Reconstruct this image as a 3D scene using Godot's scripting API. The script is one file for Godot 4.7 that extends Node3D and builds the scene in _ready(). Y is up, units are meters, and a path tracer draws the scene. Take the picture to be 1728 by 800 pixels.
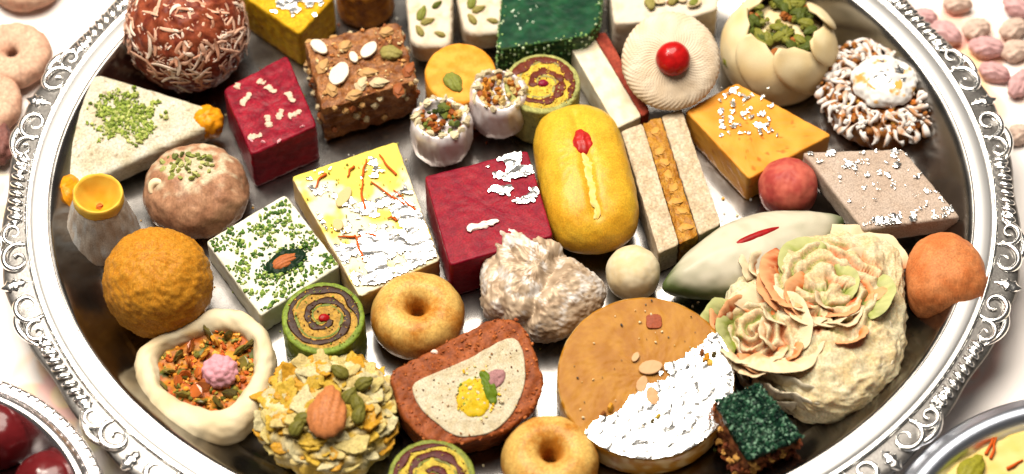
extends Node3D
# A silver tray of sweets on a printed cloth, seen from above. Lengths inside the helpers are millimetres; things are set in metres.

const MM := 0.001
var nz := FastNoiseLite.new()          # smooth noise, one unit per feature
var cz := FastNoiseLite.new()          # cell noise, one unit per cell
var rng := RandomNumberGenerator.new()
var counts := {}
var mats := {}
var texs := {}
var no_fn: Callable                   # stands where no function is given


func _ready() -> void:
	var cam := Camera3D.new()
	cam.name = "camera"
	add_child(cam)
	cam.fov = 10.2163
	cam.near = 0.05
	cam.far = 20.0
	cam.look_at_from_position(Vector3(0, 962, 659.6) * MM, Vector3(0, 20, 0) * MM, Vector3.UP)
	var lens := CameraAttributesPhysical.new()
	lens.frustum_focal_length = 134.241
	lens.frustum_focus_distance = 1.14
	lens.exposure_aperture = 8.0
	cam.attributes = lens
	cam.fov = 10.2163
	cam.current = true

	var we := WorldEnvironment.new()
	we.name = "environment"
	var env := Environment.new()
	env.background_mode = Environment.BG_COLOR
	env.background_color = Color(0.29, 0.28, 0.27)
	env.tonemap_mode = Environment.TONE_MAPPER_LINEAR
	env.tonemap_exposure = 1.1
	env.sdfgi_enabled = true
	env.ssao_enabled = true
	env.ssil_enabled = true
	we.environment = env
	add_child(we)

	# the studio softbox behind and above the tray, a little to the left
	lamp("softbox", Vector3(-0.14, 1.2, -0.27), Vector3(0, 0.0, 0.0), Vector2(1.1, 0.72), 3.75, Color(1.0, 0.962, 0.905))
	# a small hard lamp beside it that draws the shadow edges
	lamp("studio_spot", Vector3(-0.5, 1.2, -0.42), Vector3(0, 0, 0), Vector2(0.3, 0.3), 1.0, Color(1.0, 0.96, 0.9))

	nz.noise_type = FastNoiseLite.TYPE_SIMPLEX_SMOOTH
	nz.frequency = 1.0
	nz.fractal_type = FastNoiseLite.FRACTAL_NONE
	cz.noise_type = FastNoiseLite.TYPE_CELLULAR
	cz.frequency = 1.0
	cz.fractal_type = FastNoiseLite.FRACTAL_NONE
	cz.cellular_return_type = FastNoiseLite.RETURN_DISTANCE
	rng.seed = 4711

	build_cloth()
	build_tray()
	build_bowls()
	build_cloth_nibbles()
	build_sweets_back()
	build_sweets_middle()
	build_sweets_front()


func lamp(called: String, from: Vector3, to: Vector3, size: Vector2, energy: float, color: Color) -> void:
	var l := AreaLight3D.new()
	l.name = called
	add_child(l)
	l.look_at_from_position(from, to, Vector3.UP)
	l.area_size = size
	l.light_energy = energy
	l.light_color = color
	l.area_range = 6.0
	l.shadow_enabled = true


# ---------------------------------------------------------------- colour, texture, material

func tone(r: float, g: float, b: float, k := 0.74) -> Color:      # the colour a surface shows under the studio light -> its own colour, linear
	var c := Color(r / 255.0, g / 255.0, b / 255.0).srgb_to_linear()
	return Color(minf(c.r * k, 0.86), minf(c.g * k, 0.86), minf(c.b * k, 0.86))


func tex(kind: String) -> ImageTexture:
	if texs.has(kind):
		return texs[kind]
	var f := FastNoiseLite.new()
	var lo := 0.6
	f.seed = kind.hash() % 1000
	f.fractal_type = FastNoiseLite.FRACTAL_FBM
	f.fractal_octaves = 4
	match kind:
		"grain":
			f.noise_type = FastNoiseLite.TYPE_VALUE
			f.frequency = 0.11
			lo = 0.66
		"cells":
			f.noise_type = FastNoiseLite.TYPE_CELLULAR
			f.frequency = 0.055
			f.fractal_octaves = 2
			lo = 0.55
		"mottle":
			f.noise_type = FastNoiseLite.TYPE_SIMPLEX_SMOOTH
			f.frequency = 0.014
			f.fractal_octaves = 5
			lo = 0.72
		"specks":
			f.noise_type = FastNoiseLite.TYPE_CELLULAR
			f.frequency = 0.045
			f.fractal_type = FastNoiseLite.FRACTAL_NONE
			f.cellular_jitter = 1.2
			lo = 0.35
		"fine":
			f.noise_type = FastNoiseLite.TYPE_SIMPLEX
			f.frequency = 0.2
			lo = 0.82
	var im: Image = f.get_seamless_image(256, 256)
	im.convert(Image.FORMAT_RGB8)
	for y in 256:
		for x in 256:
			var v: float = im.get_pixel(x, y).r
			if kind == "specks":
				v = smoothstep(0.10, 0.22, v)
			v = lerpf(lo, 1.0, v)
			im.set_pixel(x, y, Color(v, v, v))
	var t := ImageTexture.create_from_image(im)
	texs[kind] = t
	return t


# a material: vertex colours (linear) times colour times grain; size is the width of the grain tile in millimetres, relief in millimetres
func M(color := Color.WHITE, rough := 0.55, grain := "", size := 30.0, relief := 0.0, relief_of := "", more := {}) -> StandardMaterial3D:
	var key := str([color, rough, grain, size, relief, relief_of, more])
	if mats.has(key):
		return mats[key]
	var m := StandardMaterial3D.new()
	m.albedo_color = color.linear_to_srgb()
	m.vertex_color_use_as_albedo = true
	m.roughness = rough
	m.metallic_specular = 0.22 if rough > 0.25 else 0.5
	m.uv1_triplanar = true
	m.uv1_scale = Vector3.ONE * (1000.0 / size)
	if grain:
		m.albedo_texture = tex(grain)
	if relief != 0.0:
		m.heightmap_enabled = true
		m.heightmap_texture = tex(relief_of if relief_of else grain)
		m.heightmap_scale = relief * 0.06
	for k in more:
		m.set(k, more[k])
	mats[key] = m
	return m


func silver_leaf() -> StandardMaterial3D:
	return M(Color(0.83, 0.825, 0.81), 0.26, "", 9, 0.55, "mottle", {"metallic": 1.0})


# ---------------------------------------------------------------- things and parts

func numbered(parent: Node, called: String) -> String:
	var key := str(parent.get_instance_id()) + called
	var k: int = counts.get(key, 0)
	counts[key] = k + 1
	return called if k == 0 else "%s_%03d" % [called, k]


func thing(called: String, label: String, category: String, at_mm: Vector3, turn := Vector3.ZERO, group := "") -> Node3D:
	var o := Node3D.new()
	o.name = numbered(self, called)
	add_child(o, true)
	o.position = at_mm * MM
	o.rotation_degrees = turn
	describe(o, label, category, group)
	return o


func describe(o: Node3D, label: String, category: String, group := "") -> void:
	o.set_meta("label", label)
	o.set_meta("category", category)
	if group:
		o.set_meta("group", group)


func another(o: Node3D, label: String, at_mm: Vector3, turn: Vector3) -> Node3D:
	var called := str(o.name)
	var c: Node3D = o.duplicate()
	c.name = numbered(self, called)
	add_child(c, true)
	c.position = at_mm * MM
	c.rotation_degrees = turn
	c.set_meta("label", label)
	return c


func part(parent: Node, called: String, mesh: Mesh, mat: Material, at_mm := Vector3.ZERO, turn := Vector3.ZERO, size := Vector3.ONE) -> MeshInstance3D:
	var o := MeshInstance3D.new()
	o.name = numbered(parent, called)
	o.mesh = mesh
	o.material_override = mat
	parent.add_child(o, true)
	o.position = at_mm * MM
	o.rotation_degrees = turn
	o.scale = size
	return o


func stuff(parent: Node, called: String, mesh: Mesh, mat: Material, places: Array, tints: Array = []) -> MultiMeshInstance3D:
	var mm := MultiMesh.new()
	mm.transform_format = MultiMesh.TRANSFORM_3D
	mm.use_colors = not tints.is_empty()
	mm.mesh = mesh
	mm.instance_count = places.size()
	for i in places.size():
		mm.set_instance_transform(i, places[i])
		if mm.use_colors:
			mm.set_instance_color(i, tints[i % tints.size()])
	var o := MultiMeshInstance3D.new()
	o.name = numbered(parent, called)
	o.multimesh = mm
	o.material_override = mat
	o.set_meta("kind", "stuff")
	parent.add_child(o, true)
	return o


func spin() -> Vector3:
	return Vector3(rng.randf_range(0, 360), rng.randf_range(0, 360), rng.randf_range(0, 360))


func place_of(at_mm: Vector3, turn: Vector3, size: Vector3) -> Transform3D:
	return Transform3D(Basis.from_euler(turn * PI / 180.0) * Basis.from_scale(size), at_mm * MM)


# ---------------------------------------------------------------- meshes

func fb(p: Vector3, f: float, s := 0.0) -> float:
	return nz.get_noise_3d(p.x * f + s * 17.3, p.y * f + s * 5.1, p.z * f - s * 9.7)


func cb(p: Vector3, f: float, s := 0.0) -> float:                  # about -1 in a cell's middle, up at its borders
	return cz.get_noise_3d(p.x * f + s * 17.3, p.y * f + s * 5.1, p.z * f - s * 9.7)


func finish(v: PackedVector3Array, idx: PackedInt32Array, welds: Array, disp: Callable, col: Callable) -> ArrayMesh:
	var vol := 0.0
	for i in range(0, idx.size(), 3):
		vol += v[idx[i]].dot(v[idx[i + 1]].cross(v[idx[i + 2]]))
	var sgn := 1.0 if vol > 0 else -1.0
	var nor := normals_of(v, idx, welds, sgn)
	if disp.is_valid():
		for i in v.size():
			v[i] += nor[i] * float(disp.call(v[i], nor[i]))
		nor = normals_of(v, idx, welds, sgn)
	if sgn > 0:                                                     # front faces run clockwise
		for i in range(0, idx.size(), 3):
			var t := idx[i + 1]
			idx[i + 1] = idx[i + 2]
			idx[i + 2] = t
	var a := []
	a.resize(Mesh.ARRAY_MAX)
	if col.is_valid():
		var c := PackedColorArray()
		c.resize(v.size())
		for i in v.size():
			c[i] = col.call(v[i], nor[i])
		a[Mesh.ARRAY_COLOR] = c
	for i in v.size():
		v[i] *= MM
	a[Mesh.ARRAY_VERTEX] = v
	a[Mesh.ARRAY_NORMAL] = nor
	a[Mesh.ARRAY_INDEX] = idx
	var m := ArrayMesh.new()
	m.add_surface_from_arrays(Mesh.PRIMITIVE_TRIANGLES, a)
	return m


func normals_of(v: PackedVector3Array, idx: PackedInt32Array, welds: Array, sgn: float) -> PackedVector3Array:
	var nor := PackedVector3Array()
	nor.resize(v.size())
	for i in range(0, idx.size(), 3):
		var a := idx[i]
		var b := idx[i + 1]
		var c := idx[i + 2]
		var q := (v[b] - v[a]).cross(v[c] - v[a]) * sgn
		nor[a] += q
		nor[b] += q
		nor[c] += q
	for w in welds:
		var s := Vector3.ZERO
		for i in range(w[0], w[1]):
			s += nor[i]
		for i in range(w[0], w[1]):
			nor[i] = s
	for i in nor.size():
		nor[i] = nor[i].normalized()
	return nor


# rings of equally many points joined into a skin; a ring that shrinks to a point closes it, loop joins last to first
func skin(rings: Array, disp := no_fn, col := no_fn, loop := false) -> ArrayMesh:
	var k: int = rings[0].size()
	var v := PackedVector3Array()
	var welds := []
	for j in rings.size():
		var r: PackedVector3Array = rings[j]
		if r[0].distance_squared_to(r[k / 2]) < 1e-8:
			welds.append([v.size(), v.size() + k])
		v.append_array(r)
	var idx := PackedInt32Array()
	var rows := rings.size() if loop else rings.size() - 1
	for j in rows:
		var a := j * k
		var b := ((j + 1) % rings.size()) * k
		for i in k:
			var i2 := (i + 1) % k
			idx.append_array([a + i, b + i, b + i2, a + i, b + i2, a + i2])
	return finish(v, idx, welds, disp, col)


func pts(flat: Array) -> PackedVector2Array:
	var p := PackedVector2Array()
	for i in range(0, flat.size(), 2):
		p.append(Vector2(flat[i], flat[i + 1]))
	return p


func ellipse(rx: float, rz: float, k := 24, turn := 0.0) -> Array:
	var f := []
	for i in k:
		var q := Vector2(cos(TAU * i / k) * rx, sin(TAU * i / k) * rz).rotated(deg_to_rad(turn))
		f.append(q.x)
		f.append(q.y)
	return f


# a closed outline with its corners rounded, in k evenly spaced points
func outline(flat: Array, r: float, k: int) -> PackedVector2Array:
	var p := pts(flat)
	var q := PackedVector2Array()
	for i in p.size():
		var a := p[(i - 1 + p.size()) % p.size()]
		var b := p[i]
		var c := p[(i + 1) % p.size()]
		var d1 := minf(r, a.distance_to(b) * 0.48)
		var d2 := minf(r, c.distance_to(b) * 0.48)
		var s := b + (a - b).normalized() * d1
		var e := b + (c - b).normalized() * d2
		for t in 7:
			var w := t / 6.0
			q.append(s.lerp(b, w).lerp(b.lerp(e, w), w))
	var total := 0.0
	for i in q.size():
		total += q[i].distance_to(q[(i + 1) % q.size()])
	var out := PackedVector2Array()
	var i := 0
	var gone := 0.0
	for j in k:
		var want := total * j / k
		while gone + q[i % q.size()].distance_to(q[(i + 1) % q.size()]) < want and i < q.size():
			gone += q[i % q.size()].distance_to(q[(i + 1) % q.size()])
			i += 1
		var seg := q[i % q.size()].distance_to(q[(i + 1) % q.size()])
		out.append(q[i % q.size()].lerp(q[(i + 1) % q.size()], (want - gone) / maxf(seg, 1e-6)))
	return out


func middle(o: PackedVector2Array) -> Vector2:
	var s := Vector2.ZERO
	for p in o:
		s += p
	return s / o.size()


func ring_at(o: PackedVector2Array, c: Vector2, s: float, y: float) -> PackedVector3Array:
	var r := PackedVector3Array()
	for p in o:
		var q := c + (p - c) * s
		r.append(Vector3(q.x, y, q.y))
	return r


# a block with softened edges. o: r corner radius, bevel, rough (noise height), freq, dome, flare (foot against top), n, step, col, disp
func slab(flat: Array, h: float, o := {}) -> ArrayMesh:
	var k: int = o.get("n", 128)
	var line := outline(flat, o.get("r", 2.0), k)
	var c := middle(line)
	var rm := 0.0
	for p in line:
		rm += p.distance_to(c) / k
	var b: float = o.get("bevel", 1.0)
	var flare: float = o.get("flare", 1.0)
	var dome: float = o.get("dome", 0.0)
	var step: float = o.get("step", 1.1)
	var rings := [ring_at(line, c, 0.0, 0), ring_at(line, c, 0.5 * flare, 0), ring_at(line, c, flare * (1 - b / rm), 0)]
	var sides := int(ceil((h - 2 * b) / maxf(step, 1.2)))
	for j in sides + 1:
		var t := float(j) / sides
		rings.append(ring_at(line, c, lerpf(flare, 1.0, t), lerpf(b * 0.8, h - b, t)))
	for j in [1, 2, 3, 4]:
		var a: float = j / 4.0 * PI / 2
		rings.append(ring_at(line, c, 1 - b * (1 - cos(a)) / rm, h - b + b * sin(a)))
	var ins := int(ceil((rm - b) / step))
	for j in range(1, ins + 1):
		var s := (1 - b / rm) * (1.0 - float(j) / ins)
		rings.append(ring_at(line, c, s, h + dome * (1 - s * s)))
	var rough: float = o.get("rough", 0.25)
	rough *= 0.5 if rough < 0.5 else 0.8
	var f: float = o.get("freq", 0.22)
	var sd: float = o.get("seed", 1.0)
	var extra: Callable = o.get("disp", no_fn)
	var d := func(p: Vector3, q: Vector3) -> float:
		var x := rough * (fb(p, f, sd) + 0.5 * fb(p, f * 2.7, sd + 3)) - (1.0 - absf(q.y)) * 0.22 * maxf(fb(p, 0.7, sd + 6), 0.0) - 0.5 * smoothstep(0.45, 0.8, fb(p, 0.33, sd + 8)) * clampf(2.0 * minf(absf(q.y), 1.0 - absf(q.y)), 0, 1)
		return x + (float(extra.call(p, q)) if extra.is_valid() else 0.0)
	return skin(rings, d, o.get("col", no_fn))


# a rounded body over an outline: e is the squareness of its profile, base how flat it sits
func blob(flat: Array, h: float, o := {}) -> ArrayMesh:
	var k: int = o.get("n", 112)
	var m: int = o.get("m", 52)
	var line := outline(flat, o.get("r", 2.0), k)
	var c := middle(line)
	var e: float = o.get("e", 2.2)
	var cut: float = o.get("base", 0.75)
	var rings := []
	for j in m + 1:
		var a := PI * (float(j) / m - 0.5)
		var s := pow(maxf(cos(a), 0.0), 2.0 / e)
		var y := signf(a) * pow(absf(sin(a)), 2.0 / e)
		if j == 0 or j == m:
			s = 0.0
		y = maxf(y, -cut) if y < 0 else y
		rings.append(ring_at(line, c, s, (y + cut) * h / (1 + cut)))
	var rough: float = o.get("rough", 0.25)
	var f: float = o.get("freq", 0.2)
	var sd: float = o.get("seed", 1.0)
	var extra: Callable = o.get("disp", no_fn)
	var d := func(p: Vector3, q: Vector3) -> float:
		var x := rough * (fb(p, f, sd) + 0.5 * fb(p, f * 2.7, sd + 3))
		return x + (float(extra.call(p, q)) if extra.is_valid() else 0.0)
	return skin(rings, d, o.get("col", no_fn))


# a ring of dough between an outer and an inner outline
func dough_ring(outer: PackedVector2Array, inner: PackedVector2Array, h: float, o := {}) -> ArrayMesh:
	var k := outer.size()
	var m: int = o.get("m", 40)
	var e: float = o.get("e", 2.3)
	var rings := []
	for j in m:
		var a := TAU * j / m
		var x := signf(cos(a)) * pow(absf(cos(a)), 2.0 / e)
		var y := signf(sin(a)) * pow(absf(sin(a)), 2.0 / e)
		var r := PackedVector3Array()
		for i in k:
			var q := outer[i].lerp(inner[i], 0.5 - 0.5 * x)
			r.append(Vector3(q.x, h * 0.5 * (1 + y), q.y))
		rings.append(r)
	var rough: float = o.get("rough", 0.3)
	var f: float = o.get("freq", 0.12)
	var sd: float = o.get("seed", 1.0)
	var extra: Callable = o.get("disp", no_fn)
	var d := func(p: Vector3, q: Vector3) -> float:
		return rough * (fb(p, f, sd) + 0.5 * fb(p, f * 3.1, sd + 3)) + (float(extra.call(p, q)) if extra.is_valid() else 0.0)
	return skin(rings, d, o.get("col", no_fn), true)


# a turned shape: profile is [radius, height, radius, height ...]
func lathe(profile: Array, k := 64, disp := no_fn, col := no_fn) -> ArrayMesh:
	var rings := []
	for j in range(0, profile.size(), 2):
		var r := PackedVector3Array()
		for i in k:
			r.append(Vector3(cos(TAU * i / k) * profile[j], profile[j + 1], sin(TAU * i / k) * profile[j]))
		rings.append(r)
	return skin(rings, disp, col)


# a round bar along a line of points, thickness by point
func bar(path: PackedVector3Array, thick: Callable, sides := 8, flat := 1.0, col := no_fn, disp := no_fn) -> ArrayMesh:
	var rings := []
	var side := Vector3.ZERO
	var k := path.size()
	for i in k:
		var t := (path[mini(i + 1, k - 1)] - path[maxi(i - 1, 0)]).normalized()
		if side == Vector3.ZERO:
			side = t.cross(Vector3.UP)
			if side.length() < 0.1:
				side = t.cross(Vector3.RIGHT)
		side = (side - t * side.dot(t)).normalized()
		var up := side.cross(t)
		var w: float = thick.call(float(i) / (k - 1))
		if i == 0:
			rings.append(loop_round(path[0] - t * w * 0.5, side, up, 0.0, sides, flat))
			rings.append(loop_round(path[0] - t * w * 0.3, side, up, w * 0.7, sides, flat))
		rings.append(loop_round(path[i], side, up, w, sides, flat))
		if i == k - 1:
			rings.append(loop_round(path[i] + t * w * 0.3, side, up, w * 0.7, sides, flat))
			rings.append(loop_round(path[i] + t * w * 0.5, side, up, 0.0, sides, flat))
	return skin(rings, disp, col)


func loop_round(c: Vector3, side: Vector3, up: Vector3, w: float, sides: int, flat: float) -> PackedVector3Array:
	var r := PackedVector3Array()
	for i in sides:
		r.append(c + side * cos(TAU * i / sides) * w + up * sin(TAU * i / sides) * w * flat)
	return r


# a sheet of dough or leaf with thickness: rows of equally many points
func sheet(rows: Array, thick: float, disp := no_fn, col := no_fn) -> ArrayMesh:
	var m := rows.size()
	var k: int = rows[0].size()
	var rings := []
	for j in m:
		var front := PackedVector3Array()
		var back := PackedVector3Array()
		for i in k:
			var du: Vector3 = rows[j][mini(i + 1, k - 1)] - rows[j][maxi(i - 1, 0)]
			var dv: Vector3 = rows[mini(j + 1, m - 1)][i] - rows[maxi(j - 1, 0)][i]
			var q := du.cross(dv).normalized() * thick * 0.5
			if i == 0 or i == k - 1:
				q *= 0.5
			front.append(rows[j][i] + q)
			back.append(rows[j][i] - q)
		back.reverse()
		front.append_array(back)
		if j == 0 or j == m - 1:
			var flat := PackedVector3Array()
			var c := Vector3.ZERO
			for p in front:
				c += p / front.size()
			for p in front:
				flat.append(c)
			if j == 0:
				rings.append(flat)
				rings.append(front)
			else:
				rings.append(front)
				rings.append(flat)
		else:
			rings.append(front)
	return skin(rings, disp, col)


# beaten silver lying on a surface: kept where cover > 0, height from lie
func foil(lo: Vector2, hi: Vector2, step: float, cover: Callable, lie: Callable, sd: float) -> ArrayMesh:
	var nx := int((hi.x - lo.x) / step) + 1
	var nzz := int((hi.y - lo.y) / step) + 1
	var v := PackedVector3Array()
	var keep := PackedFloat32Array()
	for j in nzz:
		for i in nx:
			var p := Vector2(lo.x + i * step, lo.y + j * step)
			var w := Vector3(p.x, 0, p.y)
			p += Vector2(fb(w, 0.9, sd), fb(w, 0.9, sd + 9)) * step * 0.6
			v.append(Vector3(p.x, float(lie.call(p)) + 0.5 + 0.85 * absf(fb(w, 0.09, sd + 2)) + 0.46 * absf(fb(w + Vector3(0, 0, w.x * 0.6), 0.24, sd + 3)) + 0.12 * absf(fb(w, 0.5, sd + 4)), p.y))
			keep.append(float(cover.call(p)))
	# triangles are cut where the cover runs out, so that the torn edge is a smooth line
	var idx := PackedInt32Array()
	var cuts := {}
	for j in nzz - 1:
		for i in nx - 1:
			var a := j * nx + i
			for t in [[a, a + nx, a + nx + 1], [a, a + nx + 1, a + 1]]:
				var loop := []
				for q in 3:
					var p0: int = t[q]
					var p1: int = t[(q + 1) % 3]
					if keep[p0] > 0:
						loop.append(p0)
					if (keep[p0] > 0) != (keep[p1] > 0):
						var key := Vector2i(mini(p0, p1), maxi(p0, p1))
						if not cuts.has(key):
							cuts[key] = v.size()
							v.append(v[key.x].lerp(v[key.y], clampf(keep[key.x] / (keep[key.x] - keep[key.y]), 0.04, 0.96)))
						loop.append(cuts[key])
				for q in range(1, loop.size() - 1):
					idx.append_array([loop[0], loop[q], loop[q + 1]])
	# a second face a hair below gives the leaf its thickness
	var k := v.size()
	var edge := {}
	var under := PackedInt32Array()
	for i in k:
		v.append(v[i] - Vector3(0, 0.12, 0))
	for i in range(0, idx.size(), 3):
		under.append_array([idx[i] + k, idx[i + 2] + k, idx[i + 1] + k])
		for q in [[0, 1], [1, 2], [2, 0]]:
			var e := Vector2i(idx[i + q[0]], idx[i + q[1]])
			if edge.has(Vector2i(e.y, e.x)):
				edge.erase(Vector2i(e.y, e.x))
			else:
				edge[e] = true
	idx.append_array(under)
	for e in edge:
		idx.append_array([e.x, e.x + k, e.y + k, e.x, e.y + k, e.y])
	return finish(v, idx, [], no_fn, no_fn)


# a skin round the zero of a field in a box (surface nets)
func nets(lo: Vector3, hi: Vector3, cell: float, field: Callable, disp := no_fn, col := no_fn) -> ArrayMesh:
	var s := Vector3i(((hi - lo) / cell).ceil()) + Vector3i.ONE
	var val := PackedFloat32Array()
	val.resize(s.x * s.y * s.z)
	for z in s.z:
		for y in s.y:
			for x in s.x:
				val[x + s.x * (y + s.y * z)] = field.call(lo + Vector3(x, y, z) * cell)
	var id := PackedInt32Array()
	id.resize(val.size())
	id.fill(-1)
	var v := PackedVector3Array()
	var off := [0, 1, s.x, s.x + 1, s.x * s.y, s.x * s.y + 1, s.x * s.y + s.x, s.x * s.y + s.x + 1]
	var cor := [Vector3(0, 0, 0), Vector3(1, 0, 0), Vector3(0, 1, 0), Vector3(1, 1, 0), Vector3(0, 0, 1), Vector3(1, 0, 1), Vector3(0, 1, 1), Vector3(1, 1, 1)]
	var eds := [[0, 1], [2, 3], [4, 5], [6, 7], [0, 2], [1, 3], [4, 6], [5, 7], [0, 4], [1, 5], [2, 6], [3, 7]]
	for z in s.z - 1:
		for y in s.y - 1:
			for x in s.x - 1:
				var a := x + s.x * (y + s.y * z)
				var inside := 0
				for q in 8:
					if val[a + off[q]] < 0:
						inside += 1
				if inside == 0 or inside == 8:
					continue
				var sum := Vector3.ZERO
				var cnt := 0
				for e in eds:
					var f0 := val[a + off[e[0]]]
					var f1 := val[a + off[e[1]]]
					if (f0 < 0) != (f1 < 0):
						sum += cor[e[0]].lerp(cor[e[1]], f0 / (f0 - f1))
						cnt += 1
				id[a] = v.size()
				v.append(lo + (Vector3(x, y, z) + sum / cnt) * cell)
	var idx := PackedInt32Array()
	var axes := [[1, s.x, s.x * s.y], [s.x, s.x * s.y, 1], [s.x * s.y, 1, s.x]]
	for z in range(1, s.z - 1):
		for y in range(1, s.y - 1):
			for x in range(1, s.x - 1):
				var a := x + s.x * (y + s.y * z)
				for ax in axes:
					var i0 := val[a] < 0
					if i0 == (val[a + ax[0]] < 0):
						continue
					var q := [id[a], id[a - ax[1]], id[a - ax[1] - ax[2]], id[a - ax[2]]]
					if i0:
						idx.append_array([q[0], q[1], q[2], q[0], q[2], q[3]])
					else:
						idx.append_array([q[0], q[2], q[1], q[0], q[3], q[2]])
	return finish(v, idx, [], disp, col)


func rounded_cone(p: Vector3, a: Vector3, b: Vector3, ra: float, rb: float) -> float:
	var t := clampf((p - a).dot(b - a) / (b - a).length_squared(), 0, 1)
	return p.distance_to(a.lerp(b, t)) - lerpf(ra, rb, t)


func soft_min(a: float, b: float, k: float) -> float:
	var h := maxf(k - absf(a - b), 0.0) / k
	return minf(a, b) - h * h * k * 0.25


# ---------------------------------------------------------------- small pieces, one millimetre-true mesh each, shared by many parts

var bits := {}


func crumb(v: int) -> Mesh:                                        # an angular broken piece about 1 mm across, to be scaled
	var key := "crumb%d" % v
	if not bits.has(key):
		var r := RandomNumberGenerator.new()
		r.seed = 90 + v
		var rings := []
		for j in 5:
			var ring := PackedVector3Array()
			for i in 6:
				var a := TAU * (i + r.randf_range(-0.25, 0.25) + 0.5 * (j % 2)) / 6
				var s: float = [0.0, 0.42, 0.52, 0.36, 0.0][j] * r.randf_range(0.75, 1.2)
				ring.append(Vector3(cos(a) * s, [-0.42, -0.34, 0.02, 0.32, 0.42][j], sin(a) * s))
			rings.append(ring)
		for i in 6:
			rings[0][i] = Vector3(0, -0.36, 0)
			rings[4][i] = Vector3(0.05, 0.38, 0)
		bits[key] = faceted(skin(rings))
	return bits[key]


func faceted(m: ArrayMesh) -> ArrayMesh:                            # the same faces with hard edges
	var a := m.surface_get_arrays(0)
	var v: PackedVector3Array = a[Mesh.ARRAY_VERTEX]
	var idx: PackedInt32Array = a[Mesh.ARRAY_INDEX]
	var w := PackedVector3Array()
	var nor := PackedVector3Array()
	for i in range(0, idx.size(), 3):
		var q := (v[idx[i + 2]] - v[idx[i]]).cross(v[idx[i + 1]] - v[idx[i]])
		if q.length_squared() < 1e-24:
			continue
		for k in 3:
			w.append(v[idx[i + k]])
			nor.append(q.normalized())
	var b := []
	b.resize(Mesh.ARRAY_MAX)
	b[Mesh.ARRAY_VERTEX] = w
	b[Mesh.ARRAY_NORMAL] = nor
	var out := ArrayMesh.new()
	out.add_surface_from_arrays(Mesh.PRIMITIVE_TRIANGLES, b)
	return out


func chip(v: int) -> Mesh:                                         # a thin ragged flake, 10 mm across, a little curled
	var key := "chip%d" % v
	if not bits.has(key):
		var r := RandomNumberGenerator.new()
		r.seed = 300 + v
		var flat := []
		for i in 9:
			var s := r.randf_range(2.8, 5.6)
			flat.append(cos(TAU * i / 9) * s)
			flat.append(sin(TAU * i / 9) * s * 0.8)
		bits[key] = slab(flat, 1.5, {"n": 40, "r": 0.5, "bevel": 0.3, "step": 0.9, "rough": 0.6, "freq": 0.4, "seed": v, "disp": func(p: Vector3, n: Vector3) -> float: return signf(n.y) * (0.06 * (p.x * p.x - 0.6 * p.z * p.z) * (0.5 + 0.2 * v)) * absf(n.y)})
	return bits[key]


func shred(v: int) -> Mesh:                                        # a curved flat strip, 10 mm long
	var key := "shred%d" % v
	if not bits.has(key):
		var r := RandomNumberGenerator.new()
		r.seed = 50 + v
		var p := PackedVector3Array()
		var bend := r.randf_range(-0.13, 0.13)
		var q := Vector3(-5, 0, 0)
		var a := -bend * 4.5
		for i in 9:
			p.append(q + Vector3(0, 0.25 * sin(i * 0.9 + v), 0))
			q += Vector3(cos(a), 0, sin(a)) * 1.2
			a += bend * 1.3
		bits[key] = bar(p, func(t): return 0.62 * (0.55 + 0.45 * sin(PI * t)), 6, 0.4)
	return bits[key]


func sliver(v: int) -> Mesh:                                       # a stick cut from a nut, 8 mm long
	var key := "sliver%d" % v
	if not bits.has(key):
		var s := 0.5 + 0.2 * v
		bits[key] = slab([-4, -0.7, 3.6, -0.9, 4, 0.3 * s, -3.7, 0.9], 1.1, {"n": 28, "r": 0.7, "bevel": 0.3, "step": 0.6, "rough": 0.7, "freq": 0.45, "seed": v})
	return bits[key]


func slice(v: int) -> Mesh:                                        # a thin almond slice, 10 mm by 6
	var key := "slice%d" % v
	if not bits.has(key):
		bits[key] = slab([-5, 0, -2.6, -2.7, 1.5, -2.9, 4.4, -1.4, 5, 0.3, 3.6, 2.0, 0.5, 3.0, -3.2, 2.3], 1.0, {"n": 48, "r": 1.6, "bevel": 0.35, "step": 0.8, "rough": 0.22, "freq": 0.2, "seed": v + 4})
	return bits[key]


func kernel(kind: String) -> Mesh:                                 # a whole nut, 14 mm long, pointed at +x
	if not bits.has(kind):
		var wide := 4.6 if kind == "almond" else 3.2
		var flat := []
		for i in 28:
			var a := TAU * i / 28
			var x := cos(a)
			flat.append(7.0 * x)
			flat.append(sin(a) * wide * (1.0 - 0.32 * x - 0.18 * x * x))
		var ridge := func(p: Vector3, _n: Vector3) -> float: return 0.16 * sin(p.z * 3.6 + 1.5 * fb(p, 0.15)) + 0.1 * fb(p, 0.8)
		bits[kind] = blob(flat, 5.6 if kind == "almond" else 4.6, {"n": 56, "m": 24, "e": 2.0, "base": 0.9, "rough": 0.15, "disp": ridge})
	return bits[kind]


func half_nut(v: int) -> Mesh:                                     # a curved broken cashew, 11 mm
	var key := "half_nut%d" % v
	if not bits.has(key):
		var p := PackedVector3Array()
		for i in 10:
			var a := lerpf(-1.2, 1.2 + 0.2 * v, i / 9.0)
			p.append(Vector3(sin(a) * 5.0, 0, 4.0 - cos(a) * 5.0))
		bits[key] = bar(p, func(t): return 1.9 * (0.7 + 0.45 * sin(PI * t * (0.8 + 0.1 * v))), 10, 0.8)
	return bits[key]


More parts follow.
